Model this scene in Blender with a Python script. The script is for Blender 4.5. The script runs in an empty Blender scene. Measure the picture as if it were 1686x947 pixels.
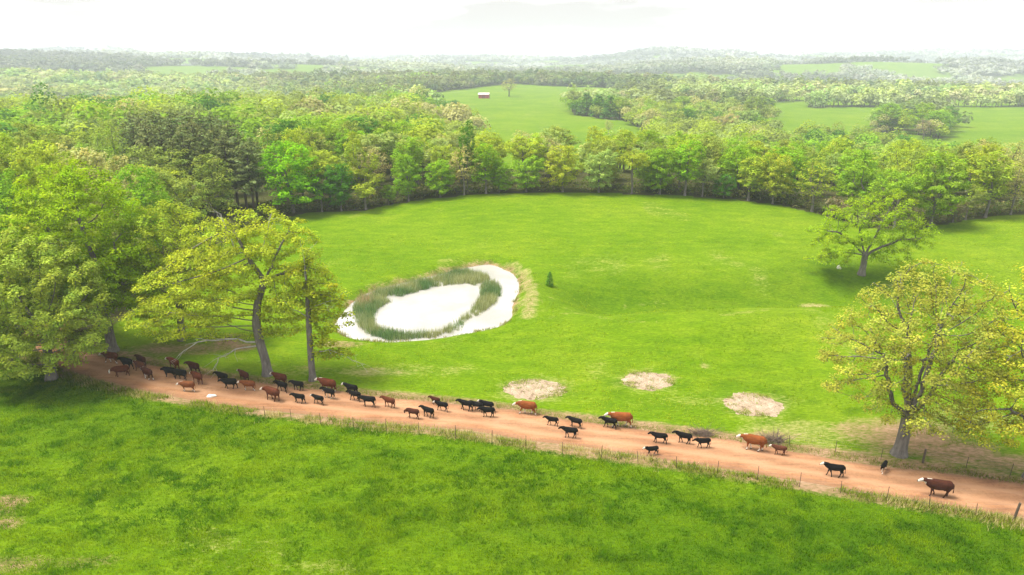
import bpy, bmesh, math, random
import numpy as np
from mathutils import Vector, Matrix

R = math.radians
scene = bpy.context.scene
col = scene.collection

# ------------------------------------------------------------------ camera, sky, sun, exposure
CAM_H, PITCH, LENS = 30.0, R(18.75), 24.0
cam_d = bpy.data.cameras.new('camera'); cam = bpy.data.objects.new('camera', cam_d); col.objects.link(cam)
cam.location = (0, 0, CAM_H); cam.rotation_euler = (R(90) - PITCH, 0, 0)
cam_d.lens = LENS; cam_d.sensor_width = 36; cam_d.clip_start = 0.5; cam_d.clip_end = 30000
scene.camera = cam

SUN_EL, SUN_AZ = R(64), R(-85)          # azimuth from +Y towards +X: a veiled sun high on the left
world = bpy.data.worlds.new("World"); scene.world = world; world.use_nodes = True
wt = world.node_tree; wt.nodes.clear()
w_out = wt.nodes.new('ShaderNodeOutputWorld'); w_bg = wt.nodes.new('ShaderNodeBackground')
w_sky = wt.nodes.new('ShaderNodeTexSky'); w_sky.sky_type = 'NISHITA'; w_sky.sun_disc = False
w_sky.sun_elevation = SUN_EL; w_sky.sun_rotation = SUN_AZ; w_sky.dust_density = 4.0; w_sky.air_density = 1.0
w_tc = wt.nodes.new('ShaderNodeTexCoord'); w_map = wt.nodes.new('ShaderNodeMapping'); w_map.inputs['Scale'].default_value = (1.6, 1.6, 9)
w_n = wt.nodes.new('ShaderNodeTexNoise'); w_n.inputs['Scale'].default_value = 1.5; w_n.inputs['Detail'].default_value = 6
w_r = wt.nodes.new('ShaderNodeValToRGB')
w_r.color_ramp.elements[0].position = 0.44; w_r.color_ramp.elements[0].color = (3.55, 3.42, 3.32, 1)
w_r.color_ramp.elements[1].position = 0.62; w_r.color_ramp.elements[1].color = (8.2, 8.3, 8.4, 1)
w_mix = wt.nodes.new('ShaderNodeMix'); w_mix.data_type = 'RGBA'; w_mix.inputs['Factor'].default_value = 0.9   # cloud cover over the sky
wl = wt.links
wl.new(w_tc.outputs['Generated'], w_map.inputs['Vector']); wl.new(w_map.outputs['Vector'], w_n.inputs['Vector'])
wl.new(w_n.outputs['Fac'], w_r.inputs['Fac'])
wl.new(w_sky.outputs['Color'], w_mix.inputs['A']); wl.new(w_r.outputs['Color'], w_mix.inputs['B'])
wl.new(w_mix.outputs['Result'], w_bg.inputs['Color']); w_bg.inputs['Strength'].default_value = 0.09
wl.new(w_bg.outputs['Background'], w_out.inputs['Surface'])

sun_d = bpy.data.lights.new('sun', 'SUN'); sun = bpy.data.objects.new('sun', sun_d); col.objects.link(sun)
sun_d.energy = 2.7; sun_d.angle = R(22); sun_d.color = (1.0, 0.95, 0.86)
_sd = Vector((math.sin(SUN_AZ) * math.cos(SUN_EL), math.cos(SUN_AZ) * math.cos(SUN_EL), math.sin(SUN_EL)))
sun.rotation_euler = _sd.to_track_quat('Z', 'Y').to_euler(); sun.location = (0, 0, 120)

vs = scene.view_settings
vs.view_transform = 'Standard'; vs.look = 'None'; vs.gamma = 1; vs.use_curve_mapping = False; vs.exposure = 1.49
cy = scene.cycles
cy.max_bounces = 5; cy.diffuse_bounces = 1; cy.glossy_bounces = 2; cy.transmission_bounces = 3; cy.volume_bounces = 1
cy.transparent_max_bounces = 8; cy.use_denoising = True; cy.caustics_reflective = False; cy.caustics_refractive = False
cy.use_adaptive_sampling = True; cy.adaptive_threshold = 0.01
HAZE_DENSITY = 0.00028

# ------------------------------------------------------------------ small numeric helpers
def vnoise(x, y, seed=0):
    x = np.asarray(x, float); y = np.asarray(y, float)
    xi = np.floor(x).astype(np.int64); yi = np.floor(y).astype(np.int64)
    fx = x - xi; fy = y - yi; fx = fx * fx * (3 - 2 * fx); fy = fy * fy * (3 - 2 * fy)
    def hsh(a, b):
        n = (a * 374761393 + b * 668265263 + seed * 1442695041) & 0x7fffffff
        n = ((n ^ (n >> 13)) * 1274126177) & 0x7fffffff
        return ((n ^ (n >> 16)) & 0xffff) / 65535.0
    return (hsh(xi, yi) * (1 - fx) + hsh(xi + 1, yi) * fx) * (1 - fy) + (hsh(xi, yi + 1) * (1 - fx) + hsh(xi + 1, yi + 1) * fx) * fy
def fbm(x, y, seed=0, oct=4):
    s = 0; a = 0.5; t = 0
    for k in range(oct):
        s = s + a * vnoise(x * 2 ** k, y * 2 ** k, seed + k * 17); t += a; a *= 0.5
    return s / t
def sstep(a, b, x):
    t = np.clip((np.asarray(x, float) - a) / (b - a), 0, 1); return t * t * (3 - 2 * t)
def gauss(x, y, cx, cy_, rx, ry):
    return np.exp(-((x - cx) / rx) ** 2 - ((y - cy_) / ry) ** 2)
def in_poly(px, py, poly):
    px = np.asarray(px, float); py = np.asarray(py, float); ins = np.zeros(px.shape, bool)
    n = len(poly); j = n - 1
    for i in range(n):
        xi, yi = poly[i]; xj, yj = poly[j]
        if yi != yj:
            ins ^= ((yi > py) != (yj > py)) & (px < (xj - xi) * (py - yi) / (yj - yi) + xi)
        j = i
    return ins
def poly_dist(x, y, pts, closed=True):
    x = np.asarray(x, float); y = np.asarray(y, float); d = np.full(x.shape, 1e9); n = len(pts)
    for i in range(n if closed else n - 1):
        ax, ay = pts[i]; bx, by = pts[(i + 1) % n]; dx, dy = bx - ax, by - ay
        t = np.clip(((x - ax) * dx + (y - ay) * dy) / (dx * dx + dy * dy + 1e-9), 0, 1)
        d = np.minimum(d, np.hypot(x - ax - t * dx, y - ay - t * dy))
    return d

SP, CP, F = math.sin(PITCH), math.cos(PITCH), 1686 * LENS / 36.0
def project(x, y, z):
    zz = np.asarray(z, float) - CAM_H
    dep = y * CP - zz * SP
    up = y * SP + zz * CP
    dep_ = np.maximum(dep, 1e-3)
    return 843 + F * x / dep_, 473.5 - F * up / dep_, dep

# ------------------------------------------------------------------ terrain
def flat_pt(px, py, z=0.0):
    v = (py - 473.5) / F
    d = (CAM_H - z) / (SP + v * CP)
    return ((px - 843) / F * d, d * (CP - v * SP))
POND_PX = [(546,538),(562,516),(582,495),(602,483),(635,473),(669,465),(700,457),(732,450),(769,440),(806,434),(829,442),(851,454),(857,472),
           (853,487),(845,500),(846,520),(836,532),(814,543),(769,551),(707,562),(645,566),(612,564),(577,559),(557,549)]
WATER_Z = -0.45
POND = [flat_pt(a, b, WATER_Z) for a, b in POND_PX]
def _smooth_poly(p, it=2):
    for _ in range(it):
        q = []
        for i in range(len(p)):
            a, b = p[i], p[(i + 1) % len(p)]
            q += [(.75 * a[0] + .25 * b[0], .75 * a[1] + .25 * b[1]), (.25 * a[0] + .75 * b[0], .25 * a[1] + .75 * b[1])]
        p = q
    return p
POND_S = _smooth_poly(POND, 2)

def base_h(x, y):
    r = np.hypot(x, y); left = sstep(-0.05, -0.45, x / np.maximum(y, 30)); right = sstep(0.1, 0.45, x / np.maximum(y, 30))
    h = 4.2 * gauss(x, y, 12, 150, 58, 40) + 3.5 * gauss(x, y, 112, 128, 36, 30) + 1.8 * gauss(x, y, 27, 73, 20, 8)
    h = h - 3.0 * np.exp(-((y - 86 - 0.12 * (x - 30)) / 5.5) ** 2) * sstep(4, 14, x) * sstep(120, 60, x)
    h = h + 0.5 * (fbm(x / 22, y / 22, 5, 3) - .5) * sstep(20, 60, r)
    fall = sstep(165, 270, r) * (8 + 5 * right) * (1 - 0.85 * left * sstep(520, 330, r))
    h = h - fall * sstep(10, 60, y)
    h = h - 12 * sstep(430, 620, r) * sstep(1300, 800, r) * left
    far = sstep(880, 1500, r)
    h = h + far * (125 * (fbm(x / 950 + 3.3, y / 430 + 8, 21, 3) - .50) - 8) + sstep(2600, 4200, r) * 90 * np.maximum(fbm(x / 1300 + 1.7, y / 800, 31, 3) - .5, -.1)
    for cx, cy_, rx, ry, a in ((-1700, 2500, 1100, 320, 38), (-500, 3000, 900, 350, 46), (-2400, 3500, 1300, 450, 62), (300, 3500, 1000, 330, 50), (1400, 3000, 900, 300, 33), (2500, 3600, 1300, 400, 66), (900, 2500, 500, 200, 7), (1500, 4300, 1500, 300, 50), (900, 1900, 700, 200, 12), (-700, 1700, 600, 180, 14), (-3600, 6200, 2600, 600, 40), (4200, 6600, 2400, 600, 40)):
        h = h + a * gauss(x, y, cx, cy_, rx, ry)
    return h
def height(x, y):
    x = np.asarray(x, float); y = np.asarray(y, float)
    h = base_h(x, y)
    near = (np.abs(x + 12) < 45) & (np.abs(y - 84) < 45)
    if np.any(near):
        xs, ys = x[near], y[near]
        ins = in_poly(xs, ys, POND_S); d = poly_dist(xs, ys, POND_S)
        rough = 0.12 * (vnoise(xs * 1.3, ys * 1.3, 9) - .5)
        bank = WATER_Z + 0.10 + rough + 0.42 * np.clip(d, 0, 3)
        dam = gauss(xs, ys, 2.2, 86, 2.6, 11) * 0.5
        hh = h[near]
        t = sstep(0, 3.2, d)
        out = bank * (1 - t) + hh * t + dam * t
        inn = WATER_Z + 0.02 + rough - 0.9 * sstep(0, 2.5, d) - 0.12 * np.minimum(d * 3, 1)
        h = h.copy(); h[near] = np.where(ins, inn, out)
    return h
def hz(x, y): return float(height(np.array([x]), np.array([y]))[0])

def P(px, py):
    """where the line of sight of a photo pixel meets the ground"""
    v = (py - 473.5) / F; u = (px - 843) / F
    d = np.array([u, CP - v * SP, -(SP + v * CP)])
    t = np.geomspace(25, 12000, 280)
    X, Y, Z = d[0] * t, d[1] * t, CAM_H + d[2] * t
    below = np.nonzero(Z < height(X, Y))[0]
    if len(below) == 0: return (X[-1], Y[-1])
    k = max(int(below[0]), 1); a, b = t[k - 1], t[k]
    for _ in range(4):
        s = np.linspace(a, b, 14); bl = np.nonzero(CAM_H + d[2] * s < height(d[0] * s, d[1] * s))[0]; j = max(int(bl[0]) if len(bl) else 13, 1); a, b = s[j - 1], s[j]
    b = (a + b) / 2
    return (d[0] * b, d[1] * b)

# ------------------------------------------------------------------ mesh helpers
def new_mesh(name, verts, faces, mats=(), smooth=False, attrs=None):
    """verts (n,3); faces: list of (k,3) or (k,4) index arrays; attrs {name: (n,4) colours per vertex}"""
    me = bpy.data.meshes.new(name)
    verts = np.asarray(verts, np.float32)
    faces = [np.asarray(f, np.int32) for f in faces if len(f)]
    me.vertices.add(len(verts)); me.vertices.foreach_set('co', verts.ravel())
    loops = np.concatenate([f.ravel() for f in faces]) if faces else np.zeros(0, np.int32)
    tot = np.concatenate([np.full(len(f), f.shape[1], np.int32) for f in faces]) if faces else np.zeros(0, np.int32)
    me.loops.add(len(loops)); me.loops.foreach_set('vertex_index', loops)
    me.polygons.add(len(tot)); me.polygons.foreach_set('loop_start', np.concatenate([[0], np.cumsum(tot)[:-1]]).astype(np.int32))
    if smooth: me.polygons.foreach_set('use_smooth', np.ones(len(tot), bool))
    me.update(calc_edges=True)
    for k, a in (attrs or {}).items():
        at = me.attributes.new(k, 'FLOAT_COLOR', 'POINT'); at.data.foreach_set('color', np.asarray(a, np.float32).ravel())
    for m in mats: me.materials.append(m)
    return me
def link(name, data, parent=None, loc=None):
    o = bpy.data.objects.new(name, data); col.objects.link(o)
    if parent is not None: o.parent = parent
    if loc is not None: o.location = loc
    return o
def tag(o, label=None, cat=None, group=None, kind=None):
    if label: o['label'] = label
    if cat: o['category'] = cat
    if group: o['group'] = group
    if kind: o['kind'] = kind
    return o
def tubes(segs, sides=6):
    """frustums: segs = (a (n,3), b (n,3), ra (n,), rb (n,)) -> verts, quads"""
    a, b, ra, rb = [np.asarray(s, float) for s in segs]
    d = b - a; L = np.linalg.norm(d, axis=1, keepdims=True); d = d / np.maximum(L, 1e-6)
    ref = np.tile([0.31, 0.95, 0.05], (len(a), 1)); bad = np.abs((ref * d).sum(1)) > .93; ref[bad] = [0.9, -.2, .3]
    u = np.cross(ref, d); u /= np.linalg.norm(u, axis=1, keepdims=True); w = np.cross(d, u)
    ang = np.arange(sides) / sides * 2 * np.pi
    ring = u[:, None, :] * np.cos(ang)[None, :, None] + w[:, None, :] * np.sin(ang)[None, :, None]
    va = a[:, None, :] + ring * ra[:, None, None]; vb = b[:, None, :] + ring * rb[:, None, None]
    V = np.concatenate([va, vb], 1).reshape(-1, 3)
    i = np.arange(sides); j = (i + 1) % sides
    q = np.stack([i, j, sides + j, sides + i], 1)
    Q = (q[None] + (np.arange(len(a)) * 2 * sides)[:, None, None]).reshape(-1, 4)
    return V, Q
def chain(pts, radii):
    p = np.asarray(pts, float); r = np.asarray(radii, float)
    return p[:-1], p[1:], r[:-1], r[1:]
def unit(v): return v / np.maximum(np.linalg.norm(v, axis=1, keepdims=True), 1e-6)

# ------------------------------------------------------------------ materials
def mat(name):
    m = bpy.data.materials.new(name); m.use_nodes = True; m.node_tree.nodes.clear()
    return m, m.node_tree.nodes, m.node_tree.links
def N(ns, t, **kw):
    n = ns.new(t)
    for k, v in kw.items(): setattr(n, k, v)
    return n
def noise(ns, ls, vec, scale, detail=4, rough=.55):
    n = ns.new('ShaderNodeTexNoise'); n.inputs['Scale'].default_value = scale; n.inputs['Detail'].default_value = detail
    n.inputs['Roughness'].default_value = rough; ls.new(vec, n.inputs['Vector']); return n.outputs['Fac']
def ramp(ns, ls, fac, stops):
    r = ns.new('ShaderNodeValToRGB'); e = r.color_ramp.elements
    while len(e) < len(stops): e.new(.5)
    for q, (p, c) in zip(e, stops): q.position = p; q.color = (*c, 1) if len(c) == 3 else c
    ls.new(fac, r.inputs['Fac']); return r.outputs['Color']
def mixc(ns, ls, fac, a, b, blend='MIX'):
    m = ns.new('ShaderNodeMix'); m.data_type = 'RGBA'; m.blend_type = blend
    for s, v in (('Factor', fac), ('A', a), ('B', b)):
        i = m.inputs[s]
        if hasattr(v, 'links'): ls.new(v, i)
        else: i.default_value = v if not isinstance(v, tuple) else ((*v, 1) if len(v) == 3 else v)
    return m.outputs['Result']
def mth(ns, ls, op, a, b=None, clamp=False):
    m = ns.new('ShaderNodeMath'); m.operation = op; m.use_clamp = clamp
    for i, v in enumerate((a, b)):
        if v is None: continue
        if hasattr(v, 'links'): ls.new(v, m.inputs[i])
        else: m.inputs[i].default_value = v
    return m.outputs[0]
def mapped(ns, ls, scale=(1, 1, 1), rot=0.0):
    tc = ns.new('ShaderNodeTexCoord'); mp = ns.new('ShaderNodeMapping'); mp.inputs['Scale'].default_value = scale
    mp.inputs['Rotation'].default_value = (0, 0, rot)
    ls.new(tc.outputs['Object'], mp.inputs['Vector']); return mp.outputs['Vector']
def finish(ns, ls, colour, rough=.8, spec=.3, bump=None, bump_d=.1, bump_s=.6):
    b = ns.new('ShaderNodeBsdfPrincipled'); o = ns.new('ShaderNodeOutputMaterial')
    if hasattr(colour, 'links'): ls.new(colour, b.inputs['Base Color'])
    else: b.inputs['Base Color'].default_value = (*colour, 1)
    b.inputs['Roughness'].default_value = rough; b.inputs['Specular IOR Level'].default_value = spec
    if bump is not None:
        bn = ns.new('ShaderNodeBump'); bn.inputs['Distance'].default_value = bump_d; bn.inputs['Strength'].default_value = bump_s
        ls.new(bump, bn.inputs['Height']); ls.new(bn.outputs['Normal'], b.inputs['Normal'])
    ls.new(b.outputs['BSDF'], o.inputs['Surface']); return b

def ground_material():
    m, ns, ls = mat('pasture_ground')
    v = mapped(ns, ls); vst = mapped(ns, ls, (1, 2.2, 1), 0.25)
    n_big = noise(ns, ls, v, .045, 4); n_mid = noise(ns, ls, vst, .32, 5, .6); n_fine = noise(ns, ls, vst, 2.1, 5, .7); n_tiny = noise(ns, ls, v, 9, 3, .7)
    at = N(ns, 'ShaderNodeAttribute', attribute_name='cover'); sep = ns.new('ShaderNodeSeparateColor'); ls.new(at.outputs['Color'], sep.inputs['Color'])
    c1 = ramp(ns, ls, n_mid, [(.30, (.054, .125, .001)), (.5, (.101, .182, .002)), (.70, (.170, .240, .008))])
    c2 = ramp(ns, ls, n_big, [(.3, (.076, .160, .002)), (.5, (.118, .205, .004)), (.7, (.175, .245, .012))])
    g = mixc(ns, ls, .5, c1, c2)
    lush = mixc(ns, ls, n_mid, (.026, .078, .0006), (.070, .145, .001))
    g = mixc(ns, ls, sep.outputs['Blue'], g, lush)
    fine = ramp(ns, ls, n_fine, [(.3, (.50, .56, .5)), (.5, (.95, .97, .95)), (.70, (1.42, 1.34, 1.5))])
    g = mixc(ns, ls, .8, g, fine, 'MULTIPLY')
    tiny = ramp(ns, ls, n_tiny, [(.3, (.8, .8, .8)), (.7, (1.2, 1.18, 1.2))]); g = mixc(ns, ls, .7, g, tiny, 'MULTIPLY')
    # thin dry grass, bare earth, forest floor, each broken up by noise
    nz = mth(ns, ls, 'ADD', mth(ns, ls, 'MULTIPLY', n_fine, .6), mth(ns, ls, 'MULTIPLY', n_mid, .4))
    def edge(mask, k=5.0):
        return mth(ns, ls, 'MULTIPLY', mth(ns, ls, 'SUBTRACT', mth(ns, ls, 'ADD', mask, mth(ns, ls, 'MULTIPLY', nz, 2.0)), 1.5), k * .5, True)
    straw = ramp(ns, ls, n_fine, [(.3, (.21, .19, .055)), (.7, (.42, .34, .18))])
    g = mixc(ns, ls, edge(sep.outputs['Green'], 3), g, straw)
    dirt = ramp(ns, ls, nz, [(.3, (.13, .075, .042)), (.5, (.26, .165, .095)), (.7, (.40, .28, .17))])
    g = mixc(ns, ls, edge(sep.outputs['Red'], 4), g, dirt)
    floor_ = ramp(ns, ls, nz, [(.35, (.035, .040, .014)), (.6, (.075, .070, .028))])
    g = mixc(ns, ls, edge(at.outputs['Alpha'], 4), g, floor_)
    h = mth(ns, ls, 'ADD', mth(ns, ls, 'MULTIPLY', n_fine, .7), mth(ns, ls, 'MULTIPLY', n_tiny, .25))
    finish(ns, ls, g, .95, .03, h, .20, .7); return m
def road_material():
    m, ns, ls = mat('red_dirt'); v = mapped(ns, ls); vl = mapped(ns, ls, (.22, 2.6, 1), 0.245)
    n1 = noise(ns, ls, v, .3, 4); n2 = noise(ns, ls, vl, .9, 5, .6); n3 = noise(ns, ls, v, 4.5, 4, .7)
    c = ramp(ns, ls, n1, [(.3, (.26, .122, .060)), (.55, (.335, .172, .086)), (.75, (.395, .228, .128))])
    c = mixc(ns, ls, .75, c, ramp(ns, ls, n2, [(.3, (.60, .56, .53)), (.5, (1, 1, 1)), (.72, (1.25, 1.24, 1.22))]), 'MULTIPLY')
    c = mixc(ns, ls, .7, c, ramp(ns, ls, n3, [(.3, (.66, .62, .58)), (.48, (1, 1, 1)), (.74, (1.22, 1.22, 1.22))]), 'MULTIPLY')
    at = N(ns, 'ShaderNodeAttribute', attribute_name='wear'); sep = ns.new('ShaderNodeSeparateColor'); ls.new(at.outputs['Color'], sep.inputs['Color'])
    c = mixc(ns, ls, mth(ns, ls, 'MULTIPLY', sep.outputs['Red'], .8), c, (.40, .222, .124)); c = mixc(ns, ls, mth(ns, ls, 'MULTIPLY', mth(ns, ls, 'MULTIPLY', sep.outputs['Green'], n2), 1.3, True), c, (.20, .115, .065))
    finish(ns, ls, c, .92, .15, n3, .05, .7); return m
def leaf_material(name, vertex=False, gain=1.0, trans=.30):
    m, ns, ls = mat(name)
    at = N(ns, 'ShaderNodeAttribute', attribute_name='tint')
    if vertex: c = at.outputs['Color']
    else:
        oi = ns.new('ShaderNodeObjectInfo'); c = mixc(ns, ls, 1.0, oi.outputs['Color'], at.outputs['Color'], 'MULTIPLY')
    d = ns.new('ShaderNodeBsdfDiffuse'); t = ns.new('ShaderNodeBsdfTranslucent'); ls.new(c, d.inputs['Color'])
    ct = mixc(ns, ls, 1.0, c, (1.25, 1.25, .5), 'MULTIPLY'); ls.new(ct, t.inputs['Color'])
    mx = ns.new('ShaderNodeMixShader'); mx.inputs[0].default_value = trans; ls.new(d.outputs[0], mx.inputs[1]); ls.new(t.outputs[0], mx.inputs[2])
    o = ns.new('ShaderNodeOutputMaterial'); ls.new(mx.outputs[0], o.inputs['Surface']); return m
def bark_material(name, a, b):
    m, ns, ls = mat(name); v = mapped(ns, ls, (3, 3, .7)); n = noise(ns, ls, v, 1.6, 5, .7)
    finish(ns, ls, ramp(ns, ls, n, [(.3, a), (.7, b)]), .9, .15, n, .06, .8); return m
def plain(name, c, rough=.8, var=.25, scale=6, spec=.3):
    m, ns, ls = mat(name); v = mapped(ns, ls); n = noise(ns, ls, v, scale, 4, .65)
    lo = tuple(q * (1 - var) for q in c); hi = tuple(min(q * (1 + var), 1) for q in c)
    finish(ns, ls, ramp(ns, ls, n, [(.3, lo), (.7, hi)]), rough, spec, n, .02, .5); return m
def coat_material():
    m, ns, ls = mat('cattle_coat'); v = mapped(ns, ls)
    oi = ns.new('ShaderNodeObjectInfo'); at = N(ns, 'ShaderNodeAttribute', attribute_name='marks')
    sep = ns.new('ShaderNodeSeparateColor'); ls.new(at.outputs['Color'], sep.inputs['Color'])
    n = noise(ns, ls, v, 5, 4); c = mixc(ns, ls, .8, oi.outputs['Color'], ramp(ns, ls, n, [(.3, (.65, .65, .65)), (.7, (1.3, 1.25, 1.2))]), 'MULTIPLY')
    w = ramp(ns, ls, n, [(.3, (.50, .44, .37)), (.7, (.68, .63, .56))])
    edge = mth(ns, ls, 'MULTIPLY', mth(ns, ls, 'SUBTRACT', mth(ns, ls, 'ADD', sep.outputs['Red'], mth(ns, ls, 'MULTIPLY', n, .5)), .62), 5, True)
    c = mixc(ns, ls, edge, c, w); c = mixc(ns, ls, sep.outputs['Green'], c, (.012, .010, .009))
    finish(ns, ls, c, .8, .12); return m

MAT = dict(ground=ground_material(), road=road_material(), leaf=leaf_material('spring_leaves'), leaf_v=leaf_material('woodland_leaves', True),
           grass=leaf_material('grass_blades', True, trans=.3), needle=leaf_material('pine_needles', trans=.15),
           bark=bark_material('grey_bark', (.085, .075, .068), (.245, .22, .20)), bark_pine=bark_material('pine_bark', (.05, .035, .026), (.13, .095, .07)),
           dead=bark_material('bleached_deadwood', (.28, .26, .24), (.48, .45, .42)), coat=coat_material(),
           post=plain('rusted_steel', (.07, .045, .035), .7), wood=plain('weathered_post_wood', (.10, .075, .055), .9), wire=plain('fence_wire_steel', (.18, .16, .15), .5),
           red=plain('red_barn_paint', (.34, .055, .045), .7, .2, 1), roof=plain('pale_metal_roof', (.62, .58, .58), .5, .1, 1), barn_door=plain('dark_red_door_paint', (.20, .035, .03), .7, .2, 1), white=plain('white_house_paint', (.75, .75, .74), .7, .08, 1),
           glass=plain('dark_window_glass', (.05, .055, .06), .2, .1, 2), stone=plain('white_limestone', (.72, .68, .62), .85, .2, 5))

# ------------------------------------------------------------------ where the ground is grass, wood, road
FIELD_PX = [(0,600),(120,570),(200,530),(290,470),(370,400),(440,366),(500,352),(600,347),(640,338),(700,329),(760,323),(830,318),(900,317),(1000,319),(1100,322),
            (1200,328),(1280,338),(1345,352),(1420,376),(1500,381),(1545,372),(1600,362),(1700,351),(2600,340),(4000,3000),(-3000,3000),(-1500,700)]
FAR_PX = [[(684,156),(840,138),(1000,147),(1110,157),(1000,163),(938,176),(945,190),(1035,201),(1075,226),(1064,279),(804,279),(790,236),(764,206),(722,184)],
          [(1262,180),(1400,177),(1900,176),(2300,180),(2300,285),(1600,280),(1470,262),(1400,245),(1265,238)],
          [(1235,124),(1300,113),(1420,118),(1370,127),(1290,128)], [(120,153),(190,143),(215,148),(150,160)], [(-80,176),(0,164),(40,166),(10,180)],
          [(640,106),(900,103),(930,108),(700,111)], [(300,118),(420,113),(430,118),(310,124)],
          [(430,126),(520,119),(560,123),(470,131)], [(990,130),(1110,121),(1240,124),(1230,131),(1080,135)], [(1560,131),(1686,127),(1800,131),(1686,137)], [(1440,105),(1530,101),(1545,105),(1450,109)], [(540,101),(640,98),(655,102),(570,105)], [(60,124),(160,118),(180,122),(80,130)]]
ISLE_PX = [[(1432,216),(1452,223),(1486,221),(1490,206),(1432,206)], [(1496,205),(1515,228),(1545,230),(1572,207),(1540,194),(1500,194)]]
def open_ground(px, py, dep):
    g = in_poly(px, py, FIELD_PX)
    for p in FAR_PX: g |= in_poly(px, py, p)
    for p in ISLE_PX: g &= ~in_poly(px, py, p)
    return g | (dep < 25)

def glade(x, y): return (np.hypot(x, y) > 560) & (fbm(x / 170 + 4, y / 120, 64, 3) > .575)
R_UP = [(118,532),(112,553),(128,572),(180,588),(260,602),(340,617),(400,625),(470,634),(560,643),(640,655),(760,664),(850,674),(930,690),(1040,704),(1130,716),(1210,724),(1300,739),(1400,757),(1480,769),(1560,777),(1686,797),(1850,828),(2100,880)]
R_LO = [(50,538),(52,572),(80,600),(112,611),(160,628),(230,645),(330,661),(440,677),(560,690),(640,698),(760,711),(860,727),(960,738),(1060,752),(1160,768),(1260,785),(1360,799),(1460,816),(1560,833),(1686,856),(1850,890),(2100,950)]
def resample(p, n):
    p = np.array(p, float); s = np.concatenate([[0], np.cumsum(np.hypot(*np.diff(p, axis=0).T))]); t = np.linspace(0, s[-1], n)
    q = np.stack([np.interp(t, s, p[:, 0]), np.interp(t, s, p[:, 1])], 1)
    for _ in range(4): q[1:-1] = (q[:-2] + 2 * q[1:-1] + q[2:]) / 4
    return q
RU = resample([P(*a) for a in R_UP], 260); RL = resample([P(*a) for a in R_LO], 260); RC = (RU + RL) / 2
RC_S = [tuple(q) for q in RC[::6]]
ROAD_POLY = [tuple(q) for q in RU[::3]] + [tuple(q) for q in RL[::-3]]

# ------------------------------------------------------------------ ground sheet
def axis(spans):
    out = []
    for a, b, s in spans: out += list(np.arange(a, b - 1e-6, s))
    out.append(spans[-1][1]); return np.array(out)
gx = np.concatenate([-np.geomspace(100, 9500, 76)[::-1], axis([(-98, -46, 1.0), (-46, 66, .6), (66, 100, 1.0)]), np.geomspace(102, 9500, 76)])
gy = np.concatenate([[-9500, -2000, -600, -200, -60, -20], axis([(0, 28, 2), (28, 112, .6), (112, 190, 1.2)]), np.geomspace(192, 9800, 170)])
GX, GY = np.meshgrid(gx, gy); gxf, gyf = GX.ravel(), GY.ravel(); gz = height(gxf, gyf)
gpx, gpy, gdep = project(gxf, gyf, gz)
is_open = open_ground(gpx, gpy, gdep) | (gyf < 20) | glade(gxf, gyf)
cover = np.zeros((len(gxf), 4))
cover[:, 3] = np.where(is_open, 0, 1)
near = (gyf > 20) & (gyf < 200) & (np.abs(gxf) < 140)
def blot(ch, px, py, rx, ry, amt):
    x, y = P(px, py); cover[:, ch] = np.maximum(cover[:, ch], amt * np.exp(-(((gxf - x) / rx) ** 2 + ((gyf - y) / ry) ** 2) ** 1.5))
# leaf litter and bare soil
for b in [(1500,722,6.0,4.2,1.0),(1430,710,4.2,2.6,.85),(1570,744,5.0,2.8,.95),(1640,762,5,2.2,.9),(375,562,2.2,2.6,1.),(400,572,2.2,1.4,1.),(330,575,5.5,2.0,.8),(560,568,3.5,1.2,.85),(270,575,5,2.5,.85),
          (10,830,2.0,1.6,1.),(0,862,2.0,.9,1.),(20,930,3.4,1.2,.85),(140,925,2.8,1.0,.75),(240,585,5,2,.4),(1160,712,2.6,1.2,.85),(1270,718,2.8,1.2,.85),(90,600,4.0,2.2,.7)]: blot(0, *b)
for b in [(400,905,7,3.2,.5),(330,885,4,2,.5),(520,940,5,2,.52),(1160,602,.7,.9,.9),(1340,505,3.0,1.2,.9),(1180,660,16,3,.5),(1320,715,8,3.2,.75),(1250,330,14,6,.15),(700,610,9,2.4,.55),(620,612,6,1.4,.8),
          (1600,690,8,4,.65),(1000,500,7,2,.15),(1260,480,7,2,.25),(500,612,4,1.6,.6),(760,470,.1,.1,.1)]: blot(1, *b)
for b in [(1050,478,9,5,.4),(1200,488,10,4,.4),(1310,470,9,6,.35),(1400,452,8,6,.55),(930,480,5,5,.35),(250,700,12,5,.55),(100,660,10,5,.8),(800,860,14,4,.55),(1100,860,12,5,.7),(1400,900,12,6,.9),(700,760,9,3,.5),(1600,920,9,6,.85),(1200,920,14,5,.8)]: blot(2, *b)
rd = np.full(len(gxf), 99.); rd[near] = poly_dist(gxf[near], gyf[near], RC_S, False)
cover[:, 0] = np.maximum(cover[:, 0], .95 * sstep(4.4, 3.0, rd)); cover[:, 1] = np.maximum(cover[:, 1], .28 * sstep(5.0, 3.6, rd))
pd = np.full(len(gxf), 99.); pd[near] = poly_dist(gxf[near], gyf[near], POND_S)
pin = in_poly(gxf, gyf, POND_S)
cover[:, 0] = np.maximum(cover[:, 0], np.where(pin, 1, .85 * sstep(1.5, .3, pd) * (.35 + .65 * vnoise(gxf * .35, gyf * .35, 4))))
def band(ch, px, wid, amt):
    d = np.full(len(gxf), 99.); d[near] = poly_dist(gxf[near], gyf[near], [P(*q) for q in px], False)
    cover[:, ch] = np.maximum(cover[:, ch], amt * sstep(wid, wid * .25, d + .8 * (vnoise(gxf * .9, gyf * .9, 41) - .5)))
band(1, [(838,436),(864,450),(874,475),(872,505),(868,522)], 1.9, .82); band(0, [(842,438),(866,455),(871,480),(868,512)], 1.0, .62); band(0, [(884,482),(898,505),(925,522)], .55, .6)
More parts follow.
